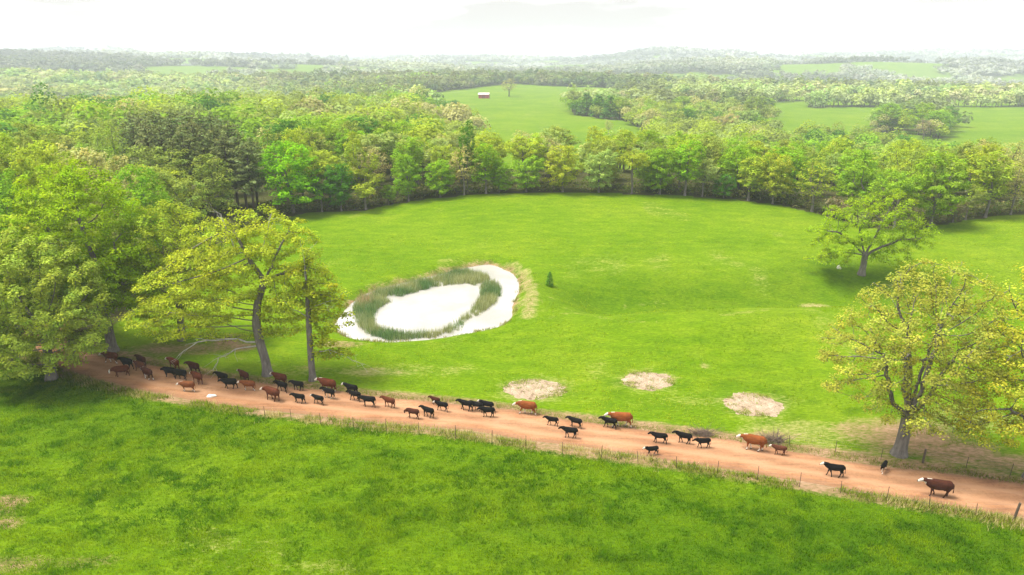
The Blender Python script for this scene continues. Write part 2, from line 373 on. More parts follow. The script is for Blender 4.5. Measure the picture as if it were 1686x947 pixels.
band(0, [(380,588),(450,600),(520,606),(600,607),(700,612)], .5, .62); band(1, [(905,490),(950,515),(1010,528),(1080,530)], .8, .62); band(1, [(1110,498),(1030,503),(960,514),(890,532)], .7, .6); band(1, [(1340,506),(1250,512),(1180,520)], .8, .6)  # first band paints the ditch's shadow in earth colour; the rest is dry grass
for hx_, hy_, hr_ in ((881,641,5.0), (1066,627,4.2), (1243,667,4.4)): blot(1, hx_, hy_, hr_, hr_ * .75, .8)
band(0, [(615,472),(669,459),(732,445),(780,436)], .9, .62); band(1, [(610,474),(669,460),(732,446),(790,434)], 1.5, .6)
cover[:, 1] = np.maximum(cover[:, 1], .52 * sstep(.5, .75, fbm(gxf / 9, gyf / 14, 77, 3)) * (gyf > 60))
cover[:, 2] = np.maximum(cover[:, 2], .5 * sstep(.5, .72, fbm(gxf / 2.5 + 9, gyf / 1.8, 55, 3)) * (gyf < 60))
nx, ny = len(gx), len(gy); ii = (np.arange(ny - 1)[:, None] * nx + np.arange(nx - 1)[None, :]).ravel()
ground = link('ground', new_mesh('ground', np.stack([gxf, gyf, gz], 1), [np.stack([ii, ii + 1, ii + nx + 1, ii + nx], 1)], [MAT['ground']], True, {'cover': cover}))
tag(ground, 'green spring pasture and wooded hills rolling to the horizon', 'ground', kind='structure')

# ------------------------------------------------------------------ dirt road
K = 21; rv = []; rw_ = []; n = len(RU)
for i in range(n):
    jit0 = .35 * (vnoise(i * .31, 3.1) - .5) + .5 * (vnoise(i * .08, 9.1) - .5); jit1 = .35 * (vnoise(i * .33, 13.1) - .5) + .5 * (vnoise(i * .09, 19.1) - .5)
    w = np.linalg.norm(RU[i] - RL[i])
    for k in range(K):
        f = k / (K - 1); f2 = f + (1 - f) * jit0 / w * (1 - f) + f * jit1 / w * f
        q = RU[i] * (1 - f2) + RL[i] * f2
        e = min(f, 1 - f); z = -.07 if e == 0 else (.03 if k in (1, K - 2) else .05 + .03 * (vnoise(q[0] * .7, q[1] * .7, 2) - .5) - .035 * math.exp(-((f - .3) / .06) ** 2) - .035 * math.exp(-((f - .68) / .06) ** 2))
        rv.append((q[0], q[1], hz(q[0], q[1]) + z))
        wob_ = .05 * (vnoise(i * .06, 7.7) - .5); tr = math.exp(-((f - .33 - wob_) / .07) ** 2) + math.exp(-((f - .66 - wob_) / .07) ** 2); rw_.append((min(tr, 1), math.exp(-((f - .5 - wob_) / .07) ** 2) * .6 + float(sstep(.2, .03, min(f, 1 - f))), 0, 1))
ri = (np.arange(n - 1)[:, None] * K + np.arange(K - 1)[None]).ravel()
tag(link('dirt_road', new_mesh('dirt_road', rv, [np.stack([ri + 1, ri, ri + K, ri + K + 1], 1)], [MAT['road']], True, {'wear': np.array(rw_, float)})), 'red dirt farm road crossing the pasture', 'road', kind='structure')

# ------------------------------------------------------------------ pond water (murky pale water, glossy)
m, ns, ls = mat('murky_pond_water'); v = mapped(ns, ls); nn = noise(ns, ls, v, 2.5, 3); nw = noise(ns, ls, v, .25, 3)
b = finish(ns, ls, ramp(ns, ls, nw, [(.3, (.32, .31, .28)), (.7, (.42, .41, .38))]), .06, .5, nn, .012, .35); b.inputs['IOR'].default_value = 1.5
bm = bmesh.new(); wp = [bm.verts.new((x, y, WATER_Z)) for x, y in _smooth_poly(POND, 2)]
c = Vector((sum(p[0] for p in POND) / len(POND), sum(p[1] for p in POND) / len(POND), 0))
for q in wp: q.co.x += (q.co.x - c.x) * .06; q.co.y += (q.co.y - c.y) * .06
bm.faces.new(wp); bmesh.ops.triangulate(bm, faces=bm.faces[:]); bmesh.ops.recalc_face_normals(bm, faces=bm.faces[:])
if sum(f.normal.z for f in bm.faces) < 0: bmesh.ops.reverse_faces(bm, faces=bm.faces[:])
me = bpy.data.meshes.new('pond_water'); bm.to_mesh(me); bm.free(); me.materials.append(m)
tag(link('pond_water', me), 'still pale farm pond reflecting the white sky', 'pond', kind='structure')

# ------------------------------------------------------------------ blades: grass, weeds, reeds
def blades(rng, x, y, z, n_per, hgt, width, spread, lean, tint, jit=.18, hs=None):
    """clumps of bent triangular blades -> verts, tris, colours"""
    m = len(x); k = n_per; X = np.repeat(x, k) + rng.normal(0, spread, m * k); Y = np.repeat(y, k) + rng.normal(0, spread, m * k); Z = np.repeat(z, k)
    H = hgt * rng.uniform(.55, 1.25, m * k) * (np.repeat(hs, k) if hs is not None else 1)
    a = rng.uniform(0, 2 * np.pi, m * k); la = rng.uniform(0, 2 * np.pi, m * k); L = H * lean * rng.uniform(.2, 1.2, m * k)
    wx, wy = np.cos(a) * width / 2, np.sin(a) * width / 2
    v0 = np.stack([X - wx, Y - wy, Z - .03], 1); v1 = np.stack([X + wx, Y + wy, Z - .03], 1)
    v2 = np.stack([X + np.cos(la) * L, Y + np.sin(la) * L, Z + H], 1)
    up_ = np.cross(v1 - v0, v2 - v0)[:, 2] < 0; v0[up_], v1[up_] = v1[up_].copy(), v0[up_].copy()
    V = np.stack([v0, v1, v2], 1).reshape(-1, 3); T = np.arange(3 * m * k).reshape(-1, 3)
    C = np.repeat(tint, k, axis=0) * rng.uniform(1 - jit, 1 + jit, (m * k, 1)); C = np.repeat(C, 3, axis=0)
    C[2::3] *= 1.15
    return V, T, np.concatenate([C, np.ones((len(C), 1))], 1)
def blade_mesh(name, V, T, C, k=.75):
    me = new_mesh(name, V, T, [MAT['grass']], False, {'tint': C}); r = np.random.default_rng(1); n = r.normal(0, .3, (len(V), 3)); n[:, 2] = 1
    g = unit(np.cross(V[1::3] - V[0::3], V[2::3] - V[0::3])).repeat(3, 0); me.normals_split_custom_set_from_vertices(unit(unit(n) * k + g * (1 - k)).astype(np.float32)); return me
def join(parts):
    V, T, C, o = [], [], [], 0
    for v, t, c in parts: V.append(v); T.append(t + o); C.append(c); o += len(v)
    return np.concatenate(V), [np.concatenate(T)], np.concatenate(C)
def lerp3(a, b, t): return np.array(a)[None] * (1 - t[:, None]) + np.array(b)[None] * t[:, None]
rng = np.random.default_rng(7)
parts = []
n = 115000; yy = rng.uniform(30, 66, n); xx = rng.uniform(-1, 1, n) * (yy * .85 + 6)
dr = poly_dist(xx, yy, RC_S, False); below = yy < np.interp(xx, RC[:, 0], RC[:, 1])
cl = fbm(xx / 3.2, yy / 2.2, 3, 3); c2 = fbm(xx / 9, yy / 8, 43, 3)
ok = (dr > 3.35) & below & (rng.random(n) < .75 + .4 * sstep(.36, .62, cl)); xx, yy, cl, c2 = xx[ok], yy[ok], cl[ok], c2[ok]
c3 = fbm(xx / 1.15, yy / .75, 143, 3); t = np.clip((c2 - .5) / .8 + (c3 - .5) / .42 + .58 - .42 * np.clip(gauss(xx, yy, 19, 37, 15, 8) + gauss(xx, yy, -26, 58, 10, 6), 0, 1) + rng.normal(0, .2, len(xx)), 0, 1)
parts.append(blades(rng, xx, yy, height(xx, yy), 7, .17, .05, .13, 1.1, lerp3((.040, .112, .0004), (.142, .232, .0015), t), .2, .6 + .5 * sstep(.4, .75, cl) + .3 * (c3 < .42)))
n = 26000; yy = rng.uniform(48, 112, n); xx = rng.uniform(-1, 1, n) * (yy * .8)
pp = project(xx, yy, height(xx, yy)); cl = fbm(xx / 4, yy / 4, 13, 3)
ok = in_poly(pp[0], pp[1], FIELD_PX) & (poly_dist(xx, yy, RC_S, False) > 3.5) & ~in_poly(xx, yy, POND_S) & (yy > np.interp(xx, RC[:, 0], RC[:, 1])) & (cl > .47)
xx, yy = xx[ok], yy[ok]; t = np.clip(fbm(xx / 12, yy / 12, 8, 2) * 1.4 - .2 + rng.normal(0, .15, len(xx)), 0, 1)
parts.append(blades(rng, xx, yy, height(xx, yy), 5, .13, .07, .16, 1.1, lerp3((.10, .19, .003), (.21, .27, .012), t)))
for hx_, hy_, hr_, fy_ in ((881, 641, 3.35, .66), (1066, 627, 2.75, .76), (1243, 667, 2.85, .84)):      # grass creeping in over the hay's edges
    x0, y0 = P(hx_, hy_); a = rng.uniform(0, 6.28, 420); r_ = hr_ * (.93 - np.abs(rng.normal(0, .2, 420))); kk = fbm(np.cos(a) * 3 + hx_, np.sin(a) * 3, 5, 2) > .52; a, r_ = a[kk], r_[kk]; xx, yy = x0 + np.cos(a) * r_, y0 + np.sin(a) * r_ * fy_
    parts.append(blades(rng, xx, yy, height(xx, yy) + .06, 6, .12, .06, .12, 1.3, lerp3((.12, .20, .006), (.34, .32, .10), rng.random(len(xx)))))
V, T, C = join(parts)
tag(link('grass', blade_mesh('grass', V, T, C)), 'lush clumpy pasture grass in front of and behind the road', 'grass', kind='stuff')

# dry and green weeds along both verges of the road
def verge(rng, line, n, off, sig):
    i = rng.integers(0, len(line) - 1, n); f = rng.random((n, 1)); p = line[i] * (1 - f) + line[i + 1] * f
    d = line[i] - RC[i]; d /= np.linalg.norm(d, axis=1, keepdims=True)
    return p + d * (off + np.abs(rng.normal(0, sig, (n, 1))))
parts = []
p = verge(rng, RL, 2600, .1, .7); cl = fbm(p[:, 0] / 3, p[:, 1] / 3, 60, 2); p = p[cl > .56]
parts.append(blades(rng, p[:, 0], p[:, 1], height(p[:, 0], p[:, 1]), 6, .42, .035, .16, .5, lerp3((.46, .38, .19), (.27, .26, .06), rng.random(len(p)))))
p = verge(rng, RL, 2600, .2, .8); cl = fbm(p[:, 0] / 2.5, p[:, 1] / 2.5, 61, 2); p = p[cl > .42]
parts.append(blades(rng, p[:, 0], p[:, 1], height(p[:, 0], p[:, 1]), 8, .34, .05, .2, .7, lerp3((.07, .12, .006), (.20, .25, .02), rng.random(len(p)))))
p = verge(rng, RU, 1900, -.1, .5)
parts.append(blades(rng, p[:, 0], p[:, 1], height(p[:, 0], p[:, 1]), 6, .22, .05, .2, .8, lerp3((.10, .17, .008), (.24, .20, .06), rng.random(len(p)))))
V, T, C = join(parts)
tag(link('verge_weeds', blade_mesh('verge_weeds', V, T, C)), 'straw coloured and green weeds along both road verges', 'weeds', kind='stuff')

REED_OUT = [(580,510),(590,492),(627,478),(674,467),(719,457),(744,449),(769,446),(801,455),(822,470),(826,485),(815,502),(786,521),(767,530),(756,545),(724,556),(669,561),(637,562),(607,553),(588,537)]
REED_IN = [(614,524),(626,508),(655,491),(694,479),(735,471),(768,467),(790,474),(790,492),(778,508),(762,523),(744,537),(719,548),(669,551),(640,545),(620,536)]
ro = [flat_pt(a, b, WATER_Z) for a, b in REED_OUT]; rin = [flat_pt(a, b, WATER_Z) for a, b in REED_IN]
n = 20000; xx = rng.uniform(min(p[0] for p in ro), max(p[0] for p in ro), n); yy = rng.uniform(min(p[1] for p in ro), max(p[1] for p in ro), n)
cl = fbm(xx / 2.2, yy / 2.2, 90, 3); do = poly_dist(xx, yy, ro); di = poly_dist(xx, yy, rin)
ok = in_poly(xx, yy, ro) & ~in_poly(xx, yy, rin) & (cl > .29) & (np.minimum(do, di) > .35 * vnoise(xx * 1.1, yy * 1.1, 6))
ppx = project(xx, yy, np.full(n, WATER_Z)); ok &= ~((ppx[0] > 742) & (ppx[0] < 775) & (ppx[1] > 527) & (rng.random(n) < .6))
xx, yy, cl = xx[ok], yy[ok], cl[ok]; t = np.clip((fbm(xx / 3, yy / 3, 92, 2) - .3) / .4 + rng.normal(0, .25, len(xx)), 0, 1)
tint = lerp3((.085, .160, .062), (.25, .27, .135), t)
brown = project(xx, yy, np.zeros(len(xx)))[0] < 612; tint[brown & (yy > 82) & (rng.random(len(xx)) < .35)] = (.33, .22, .15)
V, T, C = blades(rng, xx, yy, np.full(len(xx), WATER_Z - .2), 5, 1.0, .065, .16, .3, tint, .3)
tag(link('reeds', blade_mesh('reeds', V, [T], C, .5)), 'ring of green and tan reeds standing in the pond', 'reeds', kind='stuff')
# rough sedge round the pond's shore
ps = np.array(_smooth_poly(POND, 3)); i = rng.integers(0, len(ps), 900); p = ps[i] + rng.normal(0, .35, (900, 2)); cl = vnoise(p[:, 0] * .5, p[:, 1] * .5, 14); p = p[(cl > .45) & ~in_poly(p[:, 0], p[:, 1], POND)]
V, T, C = blades(rng, p[:, 0], p[:, 1], height(p[:, 0], p[:, 1]), 8, .35, .06, .2, .5, lerp3((.10, .15, .015), (.3, .26, .10), rng.random(len(p))))
tag(link('shore_sedge', blade_mesh('shore_sedge', V, [T], C, .5)), 'tufts of sedge growing along the pond bank', 'sedge', kind='stuff')

# ------------------------------------------------------------------ trampled hay rings in the pasture
m, ns, ls = mat('trampled_hay'); v = mapped(ns, ls); n1 = noise(ns, ls, v, 1.1, 5, .65); n2 = noise(ns, ls, v, 7, 4, .7)
c = ramp(ns, ls, n1, [(.30, (.12, .075, .04)), (.44, (.33, .25, .17)), (.7, (.45, .365, .275))])
n3 = noise(ns, ls, v, 2.6, 4, .6); c = mixc(ns, ls, ramp(ns, ls, n3, [(.62, (0, 0, 0)), (.68, (1, 1, 1))]), c, (.13, .17, .02))
c = mixc(ns, ls, .9, c, ramp(ns, ls, n2, [(.32, (.5, .47, .44)), (.5, (1, 1, 1)), (.7, (1.2, 1.2, 1.2))]), 'MULTIPLY'); finish(ns, ls, c, .95, .1, n2, .1, .9); HAY = m
for k, (px, py, r, lab) in enumerate([(881, 641, 3.35, 'trampled pale hay patch behind the lone red cow with green bits growing in it'), (1066, 627, 2.75, 'middle pale hay patch, farthest of the three from the road'),
                                      (1243, 667, 2.85, 'rightmost of the three pale hay patches in the pasture')]):
    x0, y0 = P(px, py); V = []; NA, NR = 72, 12
    for j in range(NR + 1):
        for i in range(NA):
            a = i / NA * 2 * math.pi; wob = 1 + .26 * (float(vnoise(math.cos(a) * 2.2 + 5 * k + 10, math.sin(a) * 2.2 + 10, 3)) - .5) + .20 * (float(vnoise(math.cos(a) * 14 + 40, math.sin(a) * 9 + 40, 5 + k)) - .5)
            rr = r * j / NR * wob; x, y = x0 + rr * math.cos(a), y0 + rr * math.sin(a) * (.66, .76, .84)[k]
            f = j / NR; z = hz(x, y) + (.02 + .04 * math.exp(-((f - .7) / .25) ** 2) + .10 * (float(fbm(x * 1.3, y * 1.3, 8, 3)) - .4)) * (1 - f ** 6) - .06 * f ** 8
            V.append((x - x0, y - y0, z - hz(x0, y0)))
    q = [(j * NA + i, j * NA + (i + 1) % NA, (j + 1) * NA + (i + 1) % NA, (j + 1) * NA + i) for j in range(NR) for i in range(NA)]
    tag(link('hay_patch', new_mesh('hay_patch', V, [q], [HAY], True), loc=(x0, y0, hz(x0, y0))), lab, 'hay patch', 'pale hay patches in the pasture')

# ------------------------------------------------------------------ trees
def grow(rng, trunk, env, n_attr, step=.45, kill=.9, infl=6.0, iters=90, droop=0.0, shell=.33, stems=()):
    """space colonisation: trunk polyline, env = list of ellipsoids (cx,cy,cz,rx,ry,rz,weight) -> nodes, parents"""
    tp = np.array(trunk, float); s = np.concatenate([[0], np.cumsum(np.linalg.norm(np.diff(tp, axis=0), axis=1))])
    t = np.linspace(0, s[-1], max(int(s[-1] / step), 2)); nodes = [np.array([np.interp(q, s, tp[:, k]) for k in range(3)]) for q in t]
    par = [-1] + list(range(len(nodes) - 1))
    top = len(nodes) - 1
    for st in stems:                                  # limbs that leave the head of the trunk
        sp = np.array([nodes[top]] + [np.array(q, float) for q in st]); s = np.concatenate([[0], np.cumsum(np.linalg.norm(np.diff(sp, axis=0), axis=1))]); pr = top
        for q in np.linspace(0, s[-1], int(s[-1] / step) + 1)[1:]:
            nodes.append(np.array([np.interp(q, s, sp[:, k]) for k in range(3)]) + rng.normal(0, .05, 3)); par.append(pr); pr = len(nodes) - 1
    w = np.array([e[6] for e in env], float); w /= w.sum(); A = []
    for e, cnt in zip(env, (w * n_attr).astype(int)):
        d = unit(rng.normal(size=(cnt, 3))); r = rng.random((cnt, 1)) ** shell
        A.append(np.array(e[:3]) + d * r * np.array(e[3:6]))
    A = np.concatenate(A); A = A[A[:, 2] > 1.2]
    nd = np.array(nodes); D = np.linalg.norm(A[:, None] - nd[None], axis=2); near = D.argmin(1); dist = D.min(1); kids = {}
    for it in range(iters):
        act = dist < max(infl, 0 if it else 99)
        if not act.any() or len(A) == 0: break
        P_ = np.array(nodes); dirs = unit(A[act] - P_[near[act]]); acc = np.zeros_like(P_); np.add.at(acc, near[act], dirs)
        idx = np.unique(near[act]); dv = unit(acc[idx] + rng.normal(0, .25, (len(idx), 3)) + np.array([0, 0, -droop])); new = P_[idx] + dv * step
        keep = []
        for j, i in enumerate(idx):
            ks = kids.setdefault(int(i), [])
            if len(ks) < 4 and all(np.linalg.norm(new[j] - nodes[k]) > .35 * step for k in ks):
                ks.append(len(nodes)); nodes.append(new[j]); par.append(int(i)); keep.append(j)
        if not keep: break
        base = len(nodes) - len(keep); nw = new[keep]; D = np.linalg.norm(A[:, None] - nw[None], axis=2); m = D.min(1); better = m < dist
        near[better] = base + D.argmin(1)[better]; dist = np.minimum(dist, m)
        alive = dist > kill; A, near, dist = A[alive], near[alive], dist[alive]
    return np.array(nodes), np.array(par)
def radii(nodes, par, tip=.016, e=2.35, rmax=None):
    n = len(nodes); acc = np.zeros(n)
    for i in range(n - 1, -1, -1):
        if acc[i] == 0: acc[i] = tip ** e
        if par[i] >= 0: acc[par[i]] += acc[i]
    r = acc ** (1 / e)
    if rmax: r = tip * (r / tip) ** (math.log(rmax / tip) / math.log(r[0] / tip))
    z = nodes[:, 2]; r = r * (1 + .55 * np.exp(-np.maximum(z, 0) / .45) * (r > .5 * r[0])); return r
def skeleton_mesh(name, nodes, par, r, bark, minr=0.0, sides=7, dead=None):
    i = np.nonzero((par >= 0) & (r >= minr))[0]; thick = r[par[i]]
    V, Q, o = [], [], 0
    for sel, sd in ((thick > .09, sides + 3), (thick <= .09, 4)):
        k = i[sel]
        if len(k) == 0: continue
        rp = np.minimum(r[par[k]], r[k] * 1.6)
        v, q = tubes((nodes[par[k]], nodes[k] + (nodes[k] - nodes[par[k]]) * .06, rp, r[k]), sd); V.append(v); Q.append(q + o); o += len(v)
    return new_mesh(name, np.concatenate(V), [np.concatenate(Q)], [bark], True)
def leaf_cards(rng, pos, per, sig, size, centre, flat=.6, up=.45, out=.55, asp=.62):
    """pos (n,3) twig ends -> rhombic leaf sprays: verts, quads, colours(multipliers)"""
    n = len(pos); M = n * per; d = rng.normal(size=(M, 3)); d[:, 2] = np.abs(d[:, 2]) * 1.15 - .45; d = unit(d)      # each twig end carries a puff of leaves
    rad = sig * 1.45 * np.repeat(rng.uniform(.7, 1.25, n), per)[:, None] * rng.uniform(.45, 1.08, (M, 1)); c = np.repeat(pos, per, 0) + d * rad * np.array([1, 1, flat + .15])
    o = unit(c - centre); nrm = unit(d * .6 + o * out * .4 + np.array([0, 0, up * 1.5]) + rng.normal(0, .32, (M, 3)))
    a = unit(np.cross(nrm, rng.normal(size=(M, 3)))); b = np.cross(nrm, a); s = size * rng.uniform(.6, 1.35, (M, 1))
    V = np.stack([c - a * s, c - b * s * asp, c + a * s, c + b * s * asp], 1).reshape(-1, 3); Q = np.arange(4 * M).reshape(-1, 4)
    clump = np.repeat(rng.uniform(.74, 1.26, n), per) * rng.uniform(.82, 1.18, M); hue = np.repeat(rng.normal(0, .06, n), per)
    C = np.stack([clump * (1 + hue), clump, clump * (1 - hue), np.ones(M)], 1); return V, Q, np.repeat(C, 4, 0)
def tree_meshes(rng, trunk, env, n_attr, per, sig, size, bark, step=.45, kill=.9, r0=.3, minr=0.0, depth=3, sparse=1.0, leaf='leaf', twig_r=.05, **kw):
    nodes, par = grow(rng, trunk, env, n_attr, step, kill, **kw); r = radii(nodes, par, rmax=r0)
    has = np.zeros(len(nodes), bool); has[par[par >= 0]] = True
    nt = max(int(np.linalg.norm(np.diff(np.array(trunk), axis=0), axis=1).sum() / step), 2)
    tips = np.nonzero((~has | (r < twig_r)) & (np.arange(len(nodes)) >= nt))[0]
    tips = tips[rng.random(len(tips)) < sparse]
    ctr = nodes[tips].mean(0) - np.array([0, 0, 1.5])
    V, Q, C = leaf_cards(rng, nodes[tips], per, sig, size, ctr)
    return skeleton_mesh('trunk', nodes, par, r, bark, minr), new_mesh('crown', V, [Q], [MAT[leaf]], False, {'tint': C})
def place_tree(kind, loc, trunk_me, crown_me, colour, label=None, cat='tree', group=None, s=1.0, rz=0.0, sz=None):
    colour = tuple(1.14 * np.array(colour)); t = link(kind, None, loc=loc); t.rotation_euler = (0, 0, rz); t.scale = (s, s, sz or s)
    link('trunk', trunk_me, t); c = link('crown', crown_me, t); c.color = (*colour, 1); tag(t, label, cat, group); return t
def ground_at(px, py):
    x, y = P(px, py); return x, y, hz(x, y)

# ---- the big roadside and field trees, each grown into its own outline
def hero(kind, px, py, seed, trunk, env, n_attr, per, sig, size, colour, label, r0, dead=(), **kw):
    rng = np.random.default_rng(seed); x, y, z = ground_at(px, py)
    tm, cm = tree_meshes(rng, trunk, env, n_attr, per, sig, size, MAT['bark'], r0=r0, **kw)
    t = place_tree(kind, (x, y, z - .08), tm, cm, colour, label, 'tree')
    for pts, rad in dead:
        sub = []; 
        p = np.array(pts, float); q = [p[0]]
        for a, b in zip(p[:-1], p[1:]):
            for f in (.33, .66, 1): q.append(a + (b - a) * f + rng.normal(0, .07, 3))
        q = np.array(q); rr = np.linspace(rad, rad * .3, len(q)); segs = [chain(q, rr)]
        for j in range(3, len(q), 1):
            d = unit((q[j] - q[j - 1] + rng.normal(0, .35, 3))[None])[0]; e = np.array([q[j], q[j] + d * .5, q[j] + d * .9 + rng.normal(0, .15, 3), q[j] + d * 1.4 + rng.normal(0, .25, 3)]); segs.append(chain(e, np.linspace(rr[j] * .6, .008, 4)))
        V, Q = tubes([np.concatenate([s[k] for s in segs]) for k in range(4)], 5)
        tag(link('dead_branch', new_mesh('dead_branch', V, [Q], [MAT['dead']], True), t), 'bare bleached dead branch')
    return t
YG = (.29, .37, .045)
hero('roadside_tree', 85, 624, 11, [(0, 0, 0), (.1, .2, 2.2), (-.1, .4, 4.5)], [(.3, 0, 8.2, 6.8, 6.2, 6.6, 3), (-1.0, 0, 11.4, 4.2, 4.4, 3.9, 1), (3.4, -1.0, 5.4, 4.0, 4, 3.4, 1.3), (-4, -.5, 5.2, 4, 4, 3.6, 1), (0, -2.5, 4.2, 5.6, 3.6, 2.6, 1.3)], 2100, 62, .42, .112, YG,
     'full yellow green tree overhanging the road where it bends out of view', .42, step=.5, kill=1.05, shell=.26)
hero('roadside_tree', 186, 578, 12, [(0, 0, 0), (-.1, .1, 3), (-.4, .2, 6.5)], [(-1.6, 1, 13, 7.0, 6.5, 7.3, 4), (1.5, 0, 10, 5, 5, 4.5, 1.5), (-2.5, 0, 16.4, 4.6, 4.6, 3.4, 1), (3.5, -.5, 8, 3.4, 3.2, 3.2, .8)], 1900, 62, .46, .118, (.235, .36, .012),
     'tallest green roadside tree, rising behind the yellow green tree at the road bend', .48, stems=[[(-2.2, .4, 9), (-4, .5, 13)], [(-.2, .2, 10), (-1, .4, 15)], [(1.2, 0, 9), (2.4, 0, 12)]], step=.55, kill=1.2, shell=.24)
hero('oak_tree', 441, 617, 13, [(0, 0, 0), (-.05, 0, 1.6), (-.35, 0, 3.4), (-.55, .1, 5.4), (-.2, .2, 7.6), (.7, .3, 9.8)],
     [(-2.8, .5, 12.2, 5.2, 4.6, 3.6, 2.4), (2.3, .4, 13.0, 4.4, 4.0, 3.4, 1.9), (-7.0, .2, 9.0, 5.0, 4.2, 3.0, 1.8), (-3.8, -1.5, 8.6, 4.4, 3.4, 2.6, 1.2), (4.2, 0, 9.0, 3.8, 3.6, 3.2, 1.4), (-9.6, 0, 6.0, 3.8, 3.2, 2.2, 1.0), (.2, 1, 15.0, 4.2, 3.4, 1.8, .9), (-5.2, .6, 4.6, 3.4, 2.6, 1.3, .4), (3.4, .2, 5.6, 2.2, 2, 1.2, .25)],
     1900, 46, .44, .112, (.315, .375, .028), 'open yellow oak with low level limbs, its thick grey trunk beside the cattle', .42, stems=[[(2.2, .3, 12.6), (3.4, .4, 14.6)], [(-.6, .2, 12.2), (-1.6, .3, 14.6)], [(3.2, -.3, 11.0), (5.2, -.4, 11.4)]], step=.5, kill=.95, shell=.34, sparse=.95,
     dead=[([(-.5, 0, 3.6), (-3.5, -.3, 4.0), (-6.2, -.6, 3.9), (-8.2, -.9, 2.6)], .11), ([(-.2, 0, 3.3), (-2.6, -.5, 3.0), (-4.2, -.7, 2.2), (-4.9, -.8, .9)], .08), ([(.6, .3, 12.5), (1.6, .3, 14.6), (2.1, .2, 16.4)], .06), ([(-1.6, .2, 12.6), (-2.1, .1, 14.8), (-2.6, .1, 16.4)], .06)])
hero('roadside_tree', 515, 626, 14, [(0, 0, 0), (.05, 0, 3), (.15, .05, 6), (.3, .1, 9), (.35, .1, 11.6)],
     [(1.6, 0, 9.0, 2.6, 2.2, 1.6, 1), (2.6, 0, 6.6, 2.6, 2.2, 1.3, 1), (-.4, 0, 10.4, 1.8, 1.8, 1.6, .7), (3.2, 0, 8.3, 1.6, 1.8, .8, .5), (1.4, 0, 4.4, 2.0, 1.8, 1.1, .5), (.6, 0, 11.6, 1.3, 1.3, 1.2, .5), (3.5, 0, 2.9, 1.6, 1.2, .5, .2)], 460, 30, .38, .13, (.29, .34, .02),
     'thin half bare tree with a straight pole trunk, right of the yellow oak', .30, step=.4, kill=.8, shell=.4, sparse=.7,
     dead=[([(.3, 0, 10.4), (.4, 0, 12.2), (.2, .1, 13.4)], .06), ([(.2, 0, 3.1), (2.0, -.2, 3.4), (4.0, -.3, 2.4), (5.4, -.4, 2.0)], .05), ([(.2, 0, 7.4), (1.6, -.3, 8.2), (2.8, -.4, 8.4)], .045), ([(.2, 0, 6.6), (-1.2, -.2, 7.6), (-2.1, -.3, 8.6)], .045)])
hero('roadside_tree', 300, 560, 15, [(0, 0, 0), (.2, 0, 3), (.4, .1, 6)], [(.4, 0, 11.4, 5.4, 5, 4.6, 2), (-2.8, 0, 7.6, 4.4, 4.2, 3.2, 1), (3.2, 0, 8.4, 4, 4, 3.4, 1), (-.5, -.5, 4.4, 5.0, 3.8, 2.0, .7)], 1300, 46, .44, .12, (.275, .35, .028),
     'yellow tree behind the left limbs of the open oak', .36, step=.5, kill=.95, shell=.33, sparse=.85)
hero('field_oak', 1480, 748, 16, [(0, 0, 0), (.05, 0, 1.2), (.1, 0, 2.4), (.15, .1, 3.4)],
     [(.4, 0, 10.6, 5.6, 5.6, 5.4, 4), (-4.2, 0, 8.6, 3.6, 3.6, 4.2, 1.6), (4.0, .2, 8.4, 3.2, 3.6, 4.0, 1.2), (.4, 0, 14.2, 4.2, 4.2, 2.0, 1), (0, -2, 5.4, 4.6, 3.4, 2.4, .8)], 2100, 40, .38, .088, (.30, .315, .045),
     'round budding yellow green tree alone at the right, in brown leaf litter by the road', .46, stems=[[(-1.2, .2, 4.6), (-2.6, .3, 8.6)], [(-.2, .7, 5.5), (-.8, .8, 10.5)], [(.5, -.2, 5.5), (1.0, -.3, 11)], [(1.3, .1, 4.8), (3.0, .2, 9)], [(.2, -1.0, 4.8), (.2, -2.2, 7.6)], [(-.4, -.4, 5.6), (-1.4, -.9, 9.6)], [(.8, .9, 5.2), (2.0, 1.8, 9.6)]], step=.42, kill=.75, shell=.36, sparse=.72, twig_r=.04)
hero('field_oak', 1698, 788, 17, [(0, 0, 0), (-.1, 0, 2), (-.2, 0, 4.5)], [(0, 0, 11, 5.6, 5, 6.0, 3), (-3.2, -.2, 8.0, 3.4, 3.4, 5.0, 2.2), (-1.8, 0, 14.6, 3.6, 3, 2.4, 1.2), (-4, 0, 4.6, 3.0, 2.6, 1.8, .7)], 1700, 40, .38, .095, (.38, .385, .035),
     'golden yellow tree cut off by the right edge of the photo', .42, stems=[[(-1.4, 0, 6.5), (-2.6, 0, 9.5)], [(-.4, .4, 7), (-.8, .6, 12)], [(.8, 0, 7), (2, 0, 11)], [(-1.6, -.3, 5.0), (-3.4, -.5, 6.2)]], step=.45, kill=.8, shell=.36, sparse=.75, twig_r=.04)
